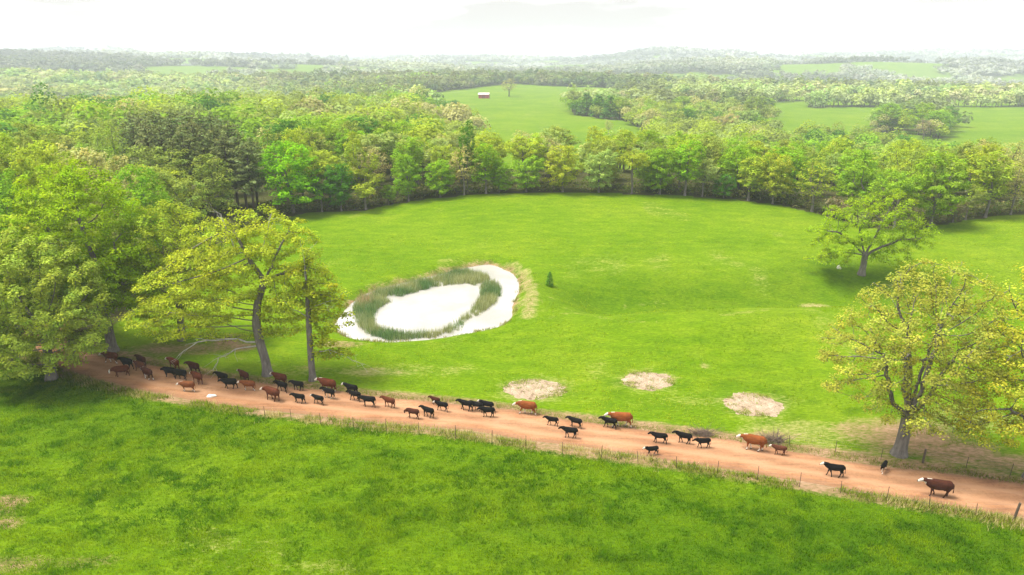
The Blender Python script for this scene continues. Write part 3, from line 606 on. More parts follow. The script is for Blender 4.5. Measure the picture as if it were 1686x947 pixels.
hero('field_oak', 1418, 452, 18, [(0, 0, 0), (.1, 0, 1.5), (.1, 0, 3.0)],
     [(1.5, 0, 9.8, 5.6, 5, 2.4, 2.2), (-3.8, 0, 9.0, 4.0, 4, 1.7, 1.3), (6.2, 0, 7.4, 3.4, 3.8, 1.7, 1.0), (-6.8, 0, 6.4, 2.8, 3, 1.2, .6), (-4.6, -.6, 4.6, 4.2, 4, 1.3, 1.0), (4.2, -.6, 4.8, 4.6, 4, 1.4, 1.0), (8.6, 0, 5.8, 2.0, 2.8, 1.0, .4), (-5.6, -.8, 2.4, 3.6, 3, .8, .5), (3.5, -1, 2.6, 4, 3, .8, .4), (2.5, 0, 11.6, 3.2, 3, 1.3, .7), (0, -2.5, 6.6, 4, 2.4, 1.6, .6)], 1300, 42, .46, .12, (.23, .34, .012),
     'wide flat topped oak standing alone in the dip on the right of the pasture', .42, stems=[[(-1.6, 0, 4.4), (-4.2, 0, 6.4), (-5.8, 0, 6.6)], [(-.6, .3, 5), (-1.6, .5, 8)], [(.9, 0, 5.2), (2, 0, 8.6)], [(2.0, -.2, 4.2), (4.6, -.3, 5.4), (7.2, -.3, 5.6)], [(-1.8, -.4, 3.4), (-4.4, -.8, 3.8)]], step=.55, kill=1.05, shell=.4, sparse=.85)

# ---- woodland kinds: a few grown trees, copied with their own size, turn and colour
def proto(kind, seed):
    rng = np.random.default_rng(seed)
    if kind == 'round':
        w = rng.uniform(4.3, 5.4); env = [(0, 0, 8.2, w, w, 5.6, 3), (rng.uniform(-2, 2), rng.uniform(-2, 2), 11, 3, 3, 3, 1), (rng.uniform(-2, 2), rng.uniform(-2, 2), 4.6, w * .9, w * .9, 3, 1)]
        return tree_meshes(rng, [(0, 0, 0), (.1, 0, 2.5), (0, .1, 4)], env, 540, 36, .60, .195, MAT['bark'], stems=[[(-1.5, .4, 8)], [(.6, 1.1, 9)], [(1.3, -.8, 8)]], step=.7, kill=1.2, r0=.26, minr=.028, shell=.25)
    if kind == 'tall':
        env = [(0, 0, 9.5, 3.3, 3.3, 5.2, 3), (rng.uniform(-1, 1), rng.uniform(-1, 1), 13, 2.2, 2.2, 2.2, 1), (rng.uniform(-1.5, 1.5), 0, 6, 3.0, 3.0, 2.6, 1)]
        return tree_meshes(rng, [(0, 0, 0), (.1, 0, 3), (0, .1, 6)], env, 420, 34, .57, .19, MAT['bark'], step=.65, kill=1.15, r0=.23, minr=.026, shell=.27)
    if kind == 'broken':
        env = [(rng.uniform(-2.6, 2.6), rng.uniform(-2.6, 2.6), rng.uniform(6, 12.2), rng.uniform(2, 3), rng.uniform(2, 3), rng.uniform(1.6, 2.6), 1) for _ in range(7)]
        return tree_meshes(rng, [(0, 0, 0), (.2, 0, 2.5), (0, .2, 5)], env, 500, 34, .58, .195, MAT['bark'], step=.65, kill=1.15, r0=.25, minr=.026, shell=.33)
    if kind == 'budding':
        env = [(0, 0, 9, 4.0, 4.0, 5.0, 3), (rng.uniform(-1.5, 1.5), 0, 12.4, 2.6, 2.6, 2.4, 1)]
        return tree_meshes(rng, [(0, 0, 0), (.1, 0, 2.5), (0, .1, 4.5)], env, 620, 17, .48, .155, MAT['bark'], stems=[[(-1.2, .2, 9)], [(.9, .7, 9.5)], [(.2, -1.2, 8.5)]], step=.6, kill=1.0, r0=.24, minr=.018, shell=.36, sparse=.85)
    if kind == 'shrub':
        env = [(0, 0, 2.0, 2.4, 2.2, 1.9, 2), (1, .5, 1.6, 1.8, 1.8, 1.2, 1), (-1, .3, 2.4, 1.6, 1.6, 1.2, 1)]
        return tree_meshes(rng, [(0, 0, 0), (.05, 0, .6)], env, 240, 12, .42, .22, MAT['bark'], step=.45, kill=.8, r0=.10, minr=.018, shell=.3)
    if kind == 'pine':
        Hh = 14.0; segs = [chain([(0, 0, 0), (.1, .05, 5), (0, .1, 10), (.05, 0, Hh)], [.24, .19, .12, .03])]; pos = []
        for z in np.arange(5.2, Hh - .3, .5):
            L = (2.9 * (1 - ((z - 5.2) / (Hh - 4.8)) ** 2.4) + .8) * rng.uniform(.75, 1.1)
            for a in rng.uniform(0, 6.28) + np.arange(4) * 1.57 + rng.normal(0, .25, 4):
                l = L * rng.uniform(.6, 1.1); e = np.array([math.cos(a) * l, math.sin(a) * l, z + .12 * l + rng.normal(0, .15)]); segs.append(chain([(0, 0, z), e * [.5, .5, 1], e], [.05, .035, .015]))
                for f in np.linspace(.35, 1, max(int(l * 2.2), 2)): pos.append(np.array([0, 0, z]) * (1 - f) + e * f)
        pos += [(0, 0, Hh - .2), (0, 0, Hh + .1)]
        V, Q = tubes([np.concatenate([s[k] for s in segs]) for k in range(4)], 6); p = np.array(pos)
        lv, lq, lc = leaf_cards(rng, p, 9, .38, .27, np.array([0, 0, 9.]), .45, .35, .35, .4)
        return new_mesh('trunk', V, [Q], [MAT['bark_pine']], True), new_mesh('crown', lv, [lq], [MAT['needle']], False, {'tint': lc})
    if kind == 'cedar':
        pos = []; 
        for z in np.arange(.8, 9.4, .32):
            L = 2.5 * (1 - (z / 10.2) ** 1.6) + .2
            for a in rng.uniform(0, 6.28, int(5 + L * 4)): l = L * rng.random() ** .35; pos.append((math.cos(a) * l, math.sin(a) * l, z + rng.normal(0, .15)))
        V, Q = tubes(chain([(0, 0, 0), (.05, 0, 4), (0, 0, 9.2)], [.2, .13, .03]), 7)
        lv, lq, lc = leaf_cards(rng, np.array(pos), 9, .3, .24, np.array([0, 0, 3.]), .8, .5, .5, .5)
        return new_mesh('trunk', V, [Q], [MAT['bark_pine']], True), new_mesh('crown', lv, [lq], [MAT['needle']], False, {'tint': lc})
PROTO = {k: [proto(k, 100 + 13 * i + len(k)) for i in range(c)] for k, c in (('round', 4), ('tall', 3), ('broken', 3), ('budding', 3), ('pine', 3), ('cedar', 2), ('shrub', 2))}

# ------------------------------------------------------------------ woodland
PAL = {'bright green': (.190, .355, .014), 'yellow green': (.300, .385, .030), 'pale tan': (.365, .360, .130), 'olive': (.225, .285, .050),
       'dark green': (.075, .185, .016), 'mid green': (.200, .335, .020), 'vivid green': (.170, .370, .006), 'pale green': (.280, .370, .090), 'golden': (.31, .36, .03), 'brown': (.23, .19, .10)}
rng = np.random.default_rng(2024); TREES = []          # (kind, shape, x, y, height, width factor, colour name, zone override)
PH = {'round': 14.0, 'tall': 15.4, 'broken': 14.2, 'budding': 15.2, 'pine': 14.8, 'cedar': 9.6, 'shrub': 4.3}
PW = {'round': 11.0, 'tall': 7.4, 'broken': 9.6, 'budding': 9.0, 'pine': 5.8, 'cedar': 5.0, 'shrub': 5.4}
edge_px = np.array([p for p in FIELD_PX if 490 <= p[0] <= 1710 and p[1] < 400], float)
def edge_y(px): return float(np.interp(px, edge_px[:, 0], edge_px[:, 1]))
def top_height(px, topy, x, y):
    v = (topy - 473.5) / F; t = y / (CP - v * SP); return CAM_H - t * (SP + v * CP) - hz(x, y)
def by_photo(px, basey, topy, wpx, shape, colour, zone=None):
    x, y = P(px, basey); h = top_height(px, topy, x, y); dep = y * CP + (CAM_H - hz(x, y)) * SP
    TREES.append([shape, x, y, h, wpx * dep / F, colour, zone])
FRONT = [(483,226,112,'round','vivid green'),(530,290,50,'broken','dark green'),(562,264,58,'round','dark green'),(603,274,72,'broken','yellow green'),(640,302,30,'tall','mid green'),(673,250,54,'round','mid green'),(725,260,58,'round','bright green'),
         (764,232,62,'budding','pale tan'),(800,230,58,'tall','bright green'),(822,264,44,'round','bright green'),(866,254,64,'round','mid green'),(926,234,70,'round','yellow green'),(985,243,64,'round','pale green'),(1040,236,62,'broken','yellow green'),
         (1086,240,58,'round','mid green'),(1127,224,62,'tall','bright green'),(1156,256,48,'broken','pale green'),(1191,284,42,'round','dark green'),(1232,252,56,'tall','yellow green'),(1272,248,62,'round','yellow green'),(1337,257,80,'budding','golden'),
         (1376,318,44,'shrub','brown'),(1412,345,40,'shrub','olive'),(1472,262,70,'broken','mid green'),(1532,244,96,'round','mid green'),(1568,318,44,'shrub','brown'),(1590,300,44,'broken','olive'),(1622,243,70,'tall','yellow green'),(1664,252,56,'budding','pale tan'),(1700,246,60,'tall','yellow green')]
for px, ty, w, sh, c in FRONT: by_photo(px, edge_y(px) - 1.5, ty, w, sh, c, 'edge')
# single trees and groves standing in the far meadows
for a in [(838,159,127,34,'budding','pale tan'),(1458,217,167,58,'round','mid green'),(1512,222,167,44,'round','mid green'),(1540,225,180,52,'round','mid green'),(1520,230,194,40,'budding','brown'),(1556,216,178,38,'broken','dark green'),(1496,205,165,34,'broken','yellow green'),
          (945,186,145,30,'tall','olive'),(965,190,152,34,'cedar','dark green'),(985,192,154,32,'cedar','dark green'),(1004,196,156,32,'cedar','dark green'),(972,176,146,38,'budding','pale tan'),
          (1020,197,158,40,'round','mid green'),(1042,205,182,32,'broken','yellow green'),(1078,216,186,40,'round','pale tan'),(1050,190,160,36,'budding','pale tan'),(1098,204,168,40,'round','olive'),(1125,218,176,44,'round','dark green'),(1122,190,156,40,'tall','mid green'),
          (1165,210,168,44,'round','pale green'),(1190,228,186,50,'round','pale tan'),(1200,200,158,42,'tall','pale green'),(1240,208,156,46,'round','olive'),(1225,225,172,44,'broken','pale green'),(1258,190,160,36,'round','mid green'),(1002,222,196,20,'budding','pale tan')]: by_photo(*a, 'meadow')
by_photo(905, 471, 445, 13, 'cedar', 'dark green', 'sapling')
def by_top(px, topy, wpx, shape, colour, h=15.5, zone=None):
    lo, hi = topy + 12, 640
    for _ in range(22):
        m = (lo + hi) / 2; x, y = P(px, m)
        if top_height(px, topy, x, y) > h: hi = m
        else: lo = m
    if not in_poly([px], [(lo + hi) / 2], FIELD_PX)[0]: by_photo(px, (lo + hi) / 2, topy, wpx, shape, colour, zone)
# dark pine grove left of the bright round tree
for px, by, ty in [(222,322,200),(240,335,190),(262,345,186),(250,318,176),(285,350,192),(300,338,182),(318,352,196),(335,342,184),(352,355,200),(345,325,172),(368,346,190),(385,357,206),(392,338,186),(408,352,204),(420,360,222),(300,318,170),(275,325,172),(325,312,168),(375,322,178),(425,345,214),(362,308,172),(232,300,172),(270,302,168)]:
    by_photo(px, by, ty + 6, 54, 'pine', 'pine', 'pines')
PAL['pine'] = (.150, .185, .062)
# left roadside wood behind the big trees, placed by what shows of them
for a in [(20,600,318,120,'round','mid green'),(30,470,235,95,'broken','mid green'),(120,440,232,130,'round','yellow green'),(250,452,262,110,'round','mid green'),(-30,500,300,110,'round','yellow green'),(215,420,245,90,'broken','pale tan'),(60,425,205,110,'broken','yellow green'),
          (150,400,210,110,'broken','pale tan'),(-20,420,235,90,'round','dark green'),(200,370,190,90,'budding','olive'),(0,380,205,90,'round','yellow green'),(85,370,195,100,'round','olive'),(290,400,270,80,'budding','olive'),
          ]: by_photo(*a)
for a in [(60,140,110,'budding','pale tan'),(120,144,90,'round','olive'),(-5,178,60,'round','golden'),(170,165,80,'round','yellow green'),(218,144,70,'budding','olive'),(325,138,76,'budding','pale tan'),(345,162,50,'round','dark green'),(470,128,94,'round','olive'),(520,152,60,'budding','pale tan'),(560,133,80,'round','mid green'),(610,134,60,'round','olive'),(660,122,62,'round','mid green'),(690,140,40,'tall','mid green'),(410,160,60,'round','mid green'),(440,178,66,'broken','mid green'),(300,168,60,'round','olive'),(590,170,60,'round','pale green'),(640,165,56,'broken','olive'),(720,165,70,'round','pale tan'),(760,172,50,'budding','pale tan'),(770,190,34,'tall','dark green'),(500,205,62,'round','yellow green'),(548,215,60,'round','pale green'),(600,205,60,'broken','yellow green'),(650,215,60,'budding','pale tan'),(700,225,56,'round','yellow green'),(740,215,52,'broken','pale tan')]: by_top(*a)
placed = [(t[1], t[2], t[4]) for t in TREES]
HERO_XY = [(P(*q)) for q in ((85,624),(186,578),(441,617),(515,626),(300,560),(1480,748),(1428,452))]
def patch_colour(x, y, rng):
    a = float(fbm(x / 45 + 3, y / 45, 71, 2)); r = rng.random()
    if a > .56: return 'pale tan' if r < .16 else ('yellow green' if r < .52 else ('olive' if r < .8 else 'pale green'))
    if a < .42: return 'mid green' if r < .42 else ('bright green' if r < .55 else ('dark green' if r < .75 else 'olive'))
    return 'yellow green' if r < .32 else ('mid green' if r < .55 else ('pale green' if r < .75 else ('pale tan' if r < .80 else 'olive')))
def scatter(d0, d1, sp, rng, pad=90):
    g = np.arange(-d1, d1, sp); X, Y = np.meshgrid(g, np.arange(40, d1, sp)); X = X.ravel() + rng.uniform(-.42, .42, X.size) * sp; Y = Y.ravel() + rng.uniform(-.42, .42, Y.size) * sp
    d = np.hypot(X, Y); k = (d >= d0) & (d < d1) & (np.abs(X) < Y * .95 + 15); X, Y = X[k], Y[k]
    Z = height(X, Y); px, py, dep = project(X, Y, Z); k = ~open_ground(px, py, dep) & ~glade(X, Y) & (px > -pad * 3) & (px < 1686 + pad * 3); return X[k], Y[k], Z[k], px[k], py[k]
X, Y, Z, px, py = scatter(85, 520, 7.8, rng)
for x, y, a, b in zip(X, Y, px, py):
    if any((x - q[0]) ** 2 + (y - q[1]) ** 2 < (.34 * q[2] + 2.2) ** 2 for q in placed) or any((x - q[0]) ** 2 + (y - q[1]) ** 2 < 64 for q in HERO_XY): continue
    if in_poly([a], [b], [(190,300),(300,280),(440,290),(450,366),(190,366)])[0]: continue
    d = math.hypot(x, y)
    c = patch_colour(x, y, rng); sh = rng.choice(['round', 'tall', 'broken', 'budding'], p=[.4, .22, .23, .15]); sh = 'budding' if c == 'pale tan' and rng.random() < .6 else sh
    h = rng.uniform(10.5, 15.5) * (1.0 if a < 700 else (.74 if a < 1340 else .80)); TREES.append([sh, x, y, h, h * rng.uniform(.70, .98) * (.75 if sh == 'tall' else 1), c, None])
# the 300 nearest in the picture become trees of their own, the rest of the wood is one mass
info = []
for t in TREES:
    a, b, dep = project(t[1], t[2], hz(t[1], t[2])); inside = -60 < a < 1746; pri = dep - (900 if t[6] else 0)
    info.append((not inside, pri, float(a), float(b), float(dep), t))
info.sort(key=lambda q: (q[0], q[1]))
indiv, rest = info[:290], info[290:]
ORD = ['first', 'second', 'third', 'fourth', 'fifth', 'sixth', 'seventh', 'eighth', 'ninth', 'tenth', 'eleventh', 'twelfth', 'thirteenth', 'fourteenth', 'fifteenth', 'sixteenth', 'seventeenth', 'eighteenth', 'nineteenth', 'twentieth']
def ordn(i): return ORD[i] if i < 20 else f'{i + 1}th'
SHAPE = {'round': 'round', 'tall': 'narrow', 'broken': 'uneven crowned', 'budding': 'thin budding', 'pine': 'dark', 'cedar': 'dense', 'shrub': 'low scrubby'}
def zone_of(a, dep, z):
    if z == 'edge': return 'edging far side of pond pasture'
    if z == 'pines': return 'in the dark pine grove'
    if z == 'meadow': return 'in the far meadow groves'
    if z == 'sapling': return 'x'
    band = 'front' if dep < 130 else ('middle' if dep < 185 else ('deeper' if dep < 250 else 'farthest'))
    side = 'wood behind roadside trees' if a < 240 else ('wood above dark pines' if a < 560 else ('wood left of barn meadow' if a < 800 else ('belt below barn meadow' if a < 1070 else ('belt right of centre' if a < 1340 else 'wood behind flat oak'))))
    return f'{band} part of {side}'
sets = {}
for q in indiv: sets.setdefault((zone_of(q[2], q[4], q[5][6]), q[5][5], q[5][0]), []).append(q)
GROUP = {'edge': 'trees edging the pond pasture', 'pines': 'pines of the dark grove', 'meadow': 'trees standing in the far meadows', None: 'trees of the surrounding woods', 'sapling': None}
for (zn, cn, sh), qs in sets.items():
    qs.sort(key=lambda q: q[2])
    for i, (_, _, a, b, dep, t) in enumerate(qs):
        _, x, y, h, w, c, z = t; tm, cm = PROTO[sh][rng.integers(len(PROTO[sh]))]
        s = w / PW[sh]; sz = h / PH[sh]; jc = np.array(PAL[c]) * rng.uniform(.9, 1.1) * rng.uniform(.94, 1.06, 3)
        noun = 'pine' if sh == 'pine' else ('cedar' if sh == 'cedar' else ('bush' if sh == 'shrub' else 'tree'))
        desc = f'{SHAPE[sh]} {noun}' if sh == 'pine' else f'{c} {SHAPE[sh]} {noun}'
        lab = f'{desc}, {zn}' if len(qs) == 1 else f'{ordn(i)} {desc} from left, {zn}'
        if z == 'sapling': lab = 'small dark evergreen sapling alone in the grass right of the pond'
        kind = {'pine': 'pine_tree', 'cedar': 'cedar_tree', 'budding': 'budding_tree', 'shrub': 'bush'}.get(sh, 'broadleaf_tree')
        place_tree(kind, (x, y, hz(x, y) - .15), tm, cm, tuple(jc), lab, 'bush' if sh == 'shrub' else 'tree', GROUP[z], s=s, rz=rng.uniform(0, 6.28), sz=sz)

# the rest of the wood, as masses of leaf sprays and trunks
def wood_mass(rng, x, y, z, h, w, colr, cards, trunks, k_size=.30):
    n = len(x); nl = 4
    lob = rng.normal(0, .29, (n, nl, 3)) * np.stack([w, w, h * .55], 1)[:, None, :]; lr = rng.uniform(.42, .7, (n, nl))
    li = rng.integers(0, nl, (n, cards)); d = rng.normal(size=(n, cards, 3)); d[..., 2] = np.abs(d[..., 2]) * 1.0 - .35; d /= np.linalg.norm(d, axis=2, keepdims=True)
    rad = np.take_along_axis(lr, li, 1)[..., None] * np.stack([w * .62, w * .62, h * .50], 1)[:, None, :]
    c = np.stack([x, y, z + h * .54], 1)[:, None, :] + np.take_along_axis(lob, li[..., None].repeat(3, 2), 1) + d * rad * rng.uniform(.8, 1.08, (n, cards, 1))
    c = c.reshape(-1, 3); dd = d.reshape(-1, 3); M = len(c)
    nr = unit(dd * .65 + np.array([0, 0, .6]) + rng.normal(0, .3, (M, 3))); a = unit(np.cross(nr, rng.normal(size=(M, 3)))); b = np.cross(nr, a)
    s = (np.repeat(w, cards) * k_size * rng.uniform(.55, 1.25, M))[:, None] * .62
    V = np.stack([c - a * s, c - b * s * .7, c + a * s, c + b * s * .7], 1).reshape(-1, 3); Q = np.arange(4 * M).reshape(-1, 4)
    C = np.repeat(colr * 1.12, cards, 0) * rng.uniform(.86, 1.14, (M, 1)); C = np.repeat(np.concatenate([C, np.ones((M, 1))], 1), 4, 0)
    F_ = [Q]
    if trunks:
        p = np.stack([x, y, z - .2], 1); tv, tq = tubes((p, p + np.stack([x * 0, x * 0, h * .7], 1), w * .028, w * .012), 4)
        C = np.concatenate([C, np.tile([.10, .085, .07, 1], (len(tv), 1))]); F_.append(tq + len(V)); V = np.concatenate([V, tv])
    return V, F_, C
def mass_object(name, label, chunks):
    V, Fs, C, o = [], [], [], 0
    for v, f, c in chunks:
        V.append(v); C.append(c); Fs += [q + o for q in f]; o += len(v)
    ob = link(name, new_mesh(name, np.concatenate(V), Fs, [MAT['leaf_v']], False, {'tint': np.concatenate(C)})); tag(ob, label, 'woods', kind='stuff')
FAR_PAL = {k: np.array(v) * .6 + np.array((.085, .09, .075)) for k, v in PAL.items()}      # budding woods on the hills, with distance haze mixed into their colour
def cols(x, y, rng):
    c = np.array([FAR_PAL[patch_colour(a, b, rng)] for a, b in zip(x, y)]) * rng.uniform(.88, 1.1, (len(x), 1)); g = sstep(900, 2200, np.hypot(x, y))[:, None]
    c = c * (1 - g) + g * (c.mean(1, keepdims=True) * .55 * np.array((.95, 1.0, 1.12)) + .075 + .2 * c)  # painted haze: leaf colour turns greyer and bluer with distance
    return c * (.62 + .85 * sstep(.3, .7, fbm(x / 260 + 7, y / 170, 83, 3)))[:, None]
rt = [q[5] for q in rest]; x, y = np.array([t[1] for t in rt]), np.array([t[2] for t in rt])
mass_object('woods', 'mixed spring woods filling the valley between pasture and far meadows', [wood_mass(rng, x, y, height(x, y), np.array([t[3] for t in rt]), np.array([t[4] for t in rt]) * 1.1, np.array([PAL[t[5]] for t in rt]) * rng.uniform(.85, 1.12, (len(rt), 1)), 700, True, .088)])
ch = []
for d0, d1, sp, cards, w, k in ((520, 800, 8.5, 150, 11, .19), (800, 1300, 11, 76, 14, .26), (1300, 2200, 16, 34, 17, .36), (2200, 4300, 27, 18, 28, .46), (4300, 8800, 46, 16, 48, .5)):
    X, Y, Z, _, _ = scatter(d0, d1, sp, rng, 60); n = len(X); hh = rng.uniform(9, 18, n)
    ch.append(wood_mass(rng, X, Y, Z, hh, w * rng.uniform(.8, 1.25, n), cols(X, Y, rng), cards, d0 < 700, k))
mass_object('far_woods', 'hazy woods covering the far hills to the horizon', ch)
# brush under the trees along the pasture edge
ex = []
for a in np.arange(250, 1720, 4):
    bx, by = P(a, edge_y(a) - .5) if a > 495 else P(a, float(np.interp(a, [290, 370, 440, 500], [470, 400, 366, 352])) - 1); ex.append((bx, by))
ex = np.array(ex); i = rng.integers(0, len(ex), 4200); f = np.abs(rng.normal(0, 4.5, 4200)); p = ex[i] * (1 + (f + 1.0) / np.linalg.norm(ex[i], axis=1))[:, None] + rng.normal(0, .4, (4200, 2))
cl = vnoise(p[:, 0] * .35, p[:, 1] * .35, 88); keep = cl > .22; p, f, cl = p[keep], f[keep], cl[keep]; zz = height(p[:, 0], p[:, 1]) + rng.uniform(.1, 1, len(p)) ** 1.5 * (.7 + 2.4 * cl)
V, Q, C = leaf_cards(rng, np.stack([p[:, 0], p[:, 1], zz], 1), 7, .42, .20, np.array([0, 140, -30.]))
C[:, :3] *= np.repeat(lerp3((.10, .18, .02), (.22, .20, .085), np.clip(rng.normal(.5, .35, len(p)), 0, 1)), 28, 0)
tag(link('undergrowth', new_mesh('undergrowth', V, [Q], [MAT['leaf_v']], False, {'tint': C})), 'brown and green brush under the trees along the pasture edge', 'undergrowth', kind='stuff')
# leafless thickets by the road
for px, py, s, lab in [(1156, 716, 1.0, 'brown leafless thicket on the far verge behind the small black calf'), (1268, 727, 1.25, 'brown leafless thicket beside the orange cow on the verge')]:
    x, y, z = ground_at(px, py); sg = []
    for k in range(150):
        a, l = rng.uniform(0, 6.28), rng.uniform(.5, 1.3) * s; e = np.array([math.cos(a) * l * .9, math.sin(a) * l * .6, l * rng.uniform(.25, .8)]); b0 = rng.normal(0, .35 * s, 3) * [1.3, .6, 0]
        sg.append(chain([b0, b0 + e * .5 + rng.normal(0, .06, 3), b0 + e], [.022, .015, .006]))
    V, Q = tubes([np.concatenate([q[k] for q in sg]) for k in range(4)], 3)
    tag(link('thicket', new_mesh('thicket', V, [Q], [bark_material('dry_twigs', (.10, .07, .055), (.24, .18, .14))]), loc=(x, y, z)), lab, 'thicket', 'leafless thickets on the far verge')

# ------------------------------------------------------------------ cattle
def ring_tube(bm, pts, ry, rz, side=(0, 1, 0), n=14):
    """closed loft through elliptical rings: pts, half-widths ry (sideways), half-heights rz"""
    pts = [Vector(p) for p in pts]; rings = []
    for i, p in enumerate(pts):
        t = (pts[min(i + 1, len(pts) - 1)] - pts[max(i - 1, 0)]).normalized(); s = Vector(side); s = (s - t * s.dot(t)).normalized(); u = t.cross(s)
        rings.append([bm.verts.new(p + s * (ry[i] * math.cos(a)) + u * (rz[i] * math.sin(a))) for a in (k / n * 2 * math.pi for k in range(n))])
    for r0, r1 in zip(rings[:-1], rings[1:]):
        for k in range(n): bm.faces.new((r0[k], r0[(k + 1) % n], r1[(k + 1) % n], r1[k]))
    bm.faces.new(rings[0][::-1]); bm.faces.new(rings[-1])
def cattle_mesh(name, calf, swing, head, face, socks, turn=0.0):
    """faces +X. swing: (front near, front far, hind near, hind far) stride in metres; head: -1 low .. 1 raised; face/socks: white marks"""
    bm = bmesh.new(); g = .84 if calf else 1.0       # a calf is slimmer and longer in the leg
    hx, hzz = 1.02 + .03 * head, 1.14 + .26 * head; ty = turn
    mx, mz = hx + .30 + (.05 if head > -.5 else -.12), hzz - .20 - (.16 if head < -.5 else 0)
    pts = [(-1.03,0,1.10),(-.97,0,1.08),(-.82,0,1.04),(-.5,0,.99),(-.1,0,.96),(.2,0,.98),(.42,0,1.02),(.58,0,1.07 + .03 * head),(.75,ty * .3,1.12 + .12 * head),(hx - .08,ty * .8,hzz),(hx + .05,ty,hzz - .01),(hx + .17,ty * 1.25,(hzz * 2 + mz) / 3),(mx - .03,ty * 1.5,mz + .03),(mx + .04,ty * 1.6,mz)]
    ry = [.11,.24,.32,.35,.37,.34,.28,.215,.16,.125,.12,.098,.075,.06]; rz = [.13,.29,.375,.41,.44,.44,.41,.35,.26,.18,.15,.12,.09,.065]
    if calf: ry = [r * (.86 if i < 8 else 1.05) for i, r in enumerate(ry)]; rz = [r * (.80 if i < 8 else 1.03) for i, r in enumerate(rz)]
    ring_tube(bm, pts, ry, rz)
    for sd, fr, hi in ((1, swing[0], swing[2]), (-1, swing[1], swing[3])):
        y = .165 * sd * g
        ring_tube(bm, [(.34,y,.98),(.36,y,.74),(.35 + fr * .55,y,.43),(.34 + fr * .85 - .02,y,.16),(.36 + fr,y,.05),(.40 + fr,y,.0)], [.10,.095,.058,.042,.055,.062], [.17,.13,.062,.045,.06,.07], n=9)
        ring_tube(bm, [(-.76,y,1.05),(-.70,y * 1.05,.76),(-.80 + hi * .5,y,.46),(-.78 + hi * .85,y,.17),(-.75 + hi,y,.05),(-.71 + hi,y,.0)], [.11,.10,.055,.043,.055,.062], [.24,.19,.085,.05,.06,.07], n=9)
        ring_tube(bm, [(hx - .03,ty + .08 * sd,hzz + .06),(hx - .06,ty + .17 * sd,hzz + .06),(hx - .07,ty + .26 * sd,hzz + .02)], [.035,.055,.02], [.03,.04,.02], side=(1, 0, 0), n=7)
    ring_tube(bm, [(-1.02,0,1.18),(-1.09,0,1.0),(-1.10,.03,.72),(-1.09,.05,.5),(-1.09,.05,.40)], [.038,.034,.028,.045,.02], [.038,.034,.028,.045,.02], n=7)
    if not calf: ring_tube(bm, [(-.52,0,.66),(-.52,0,.56),(-.52,0,.50)], [.16,.13,.05], [.2,.15,.06], side=(0, 1, 0), n=9)
    bmesh.ops.recalc_face_normals(bm, faces=bm.faces[:]); me = bpy.data.meshes.new(name); bm.to_mesh(me); bm.free()
    o = bpy.data.objects.new(name, me); col.objects.link(o)
    md = o.modifiers.new('remesh', 'REMESH'); md.mode = 'VOXEL'; md.voxel_size = .023
    sm = o.modifiers.new('smooth', 'SMOOTH'); sm.iterations = 3; sm.factor = .5
    out = bpy.data.meshes.new_from_object(o.evaluated_get(bpy.context.evaluated_depsgraph_get())); bpy.data.objects.remove(o); out.name = name
    nv = len(out.vertices); co = np.zeros(nv * 3, np.float32); out.vertices.foreach_get('co', co); co = co.reshape(-1, 3); X, Y, Z = co.T
    out.polygons.foreach_set('use_smooth', np.ones(len(out.polygons), bool))
    w = np.zeros(nv)
    if face: w = np.maximum(w, sstep(hx + .0, hx + .07, X) * (Z > .45))
    if face > 1: w = np.maximum(w, sstep(hx - .26, hx - .14, X) * sstep(hzz - .02, hzz - .18, Z)); w = np.maximum(w, (np.abs(Y) < .05) * (X > .45) * (X < .8) * sstep(1.25, 1.33, Z) * .7)
    if socks: w = np.maximum(w, sstep(.34, .22, Z)); w = np.maximum(w, sstep(.66, .58, Z) * (np.abs(Y) < .2) * (X < .3) * (X > -.6)); w = np.maximum(w, (X > .36) * (X < .7) * sstep(.84, .72, Z) * (np.abs(Y) < .13))
    dk = np.maximum(sstep(.07, .045, Z), (X > mx + .015) * .6 * (Z > .4)); dk = np.maximum(dk, (np.hypot(X - hx - .09, Z - hzz + .02) < .022) * (np.abs(np.abs(Y - ty * 1.1) - .10) < .04) * 1.0)
    at = out.attributes.new('marks', 'FLOAT_COLOR', 'POINT'); at.data.foreach_set('color', np.stack([w * (dk < .5), dk, w * 0, w * 0 + 1], 1).astype(np.float32).ravel())
    out.materials.clear(); out.materials.append(MAT['coat']); return out
SW = [(.26, -.22, -.24, .24), (-.20, .24, .20, -.26), (.08, -.28, .26, -.06), (-.06, .20, -.26, .14)]
CM = {}
def cattle(calf, pose, head, face, socks, turn=0.0):
    k = (calf, pose, head, face, socks, turn)
    if k not in CM: CM[k] = cattle_mesh('calf' if calf else 'cow', calf, SW[pose], head, face, socks, turn)
    return CM[k]
RED, DRED, ORG, LRED, BLK, BRN = (.092, .025, .010), (.052, .015, .008), (.205, .060, .015), (.17, .056, .020), (.0050, .0045, .0045), (.085, .030, .016)
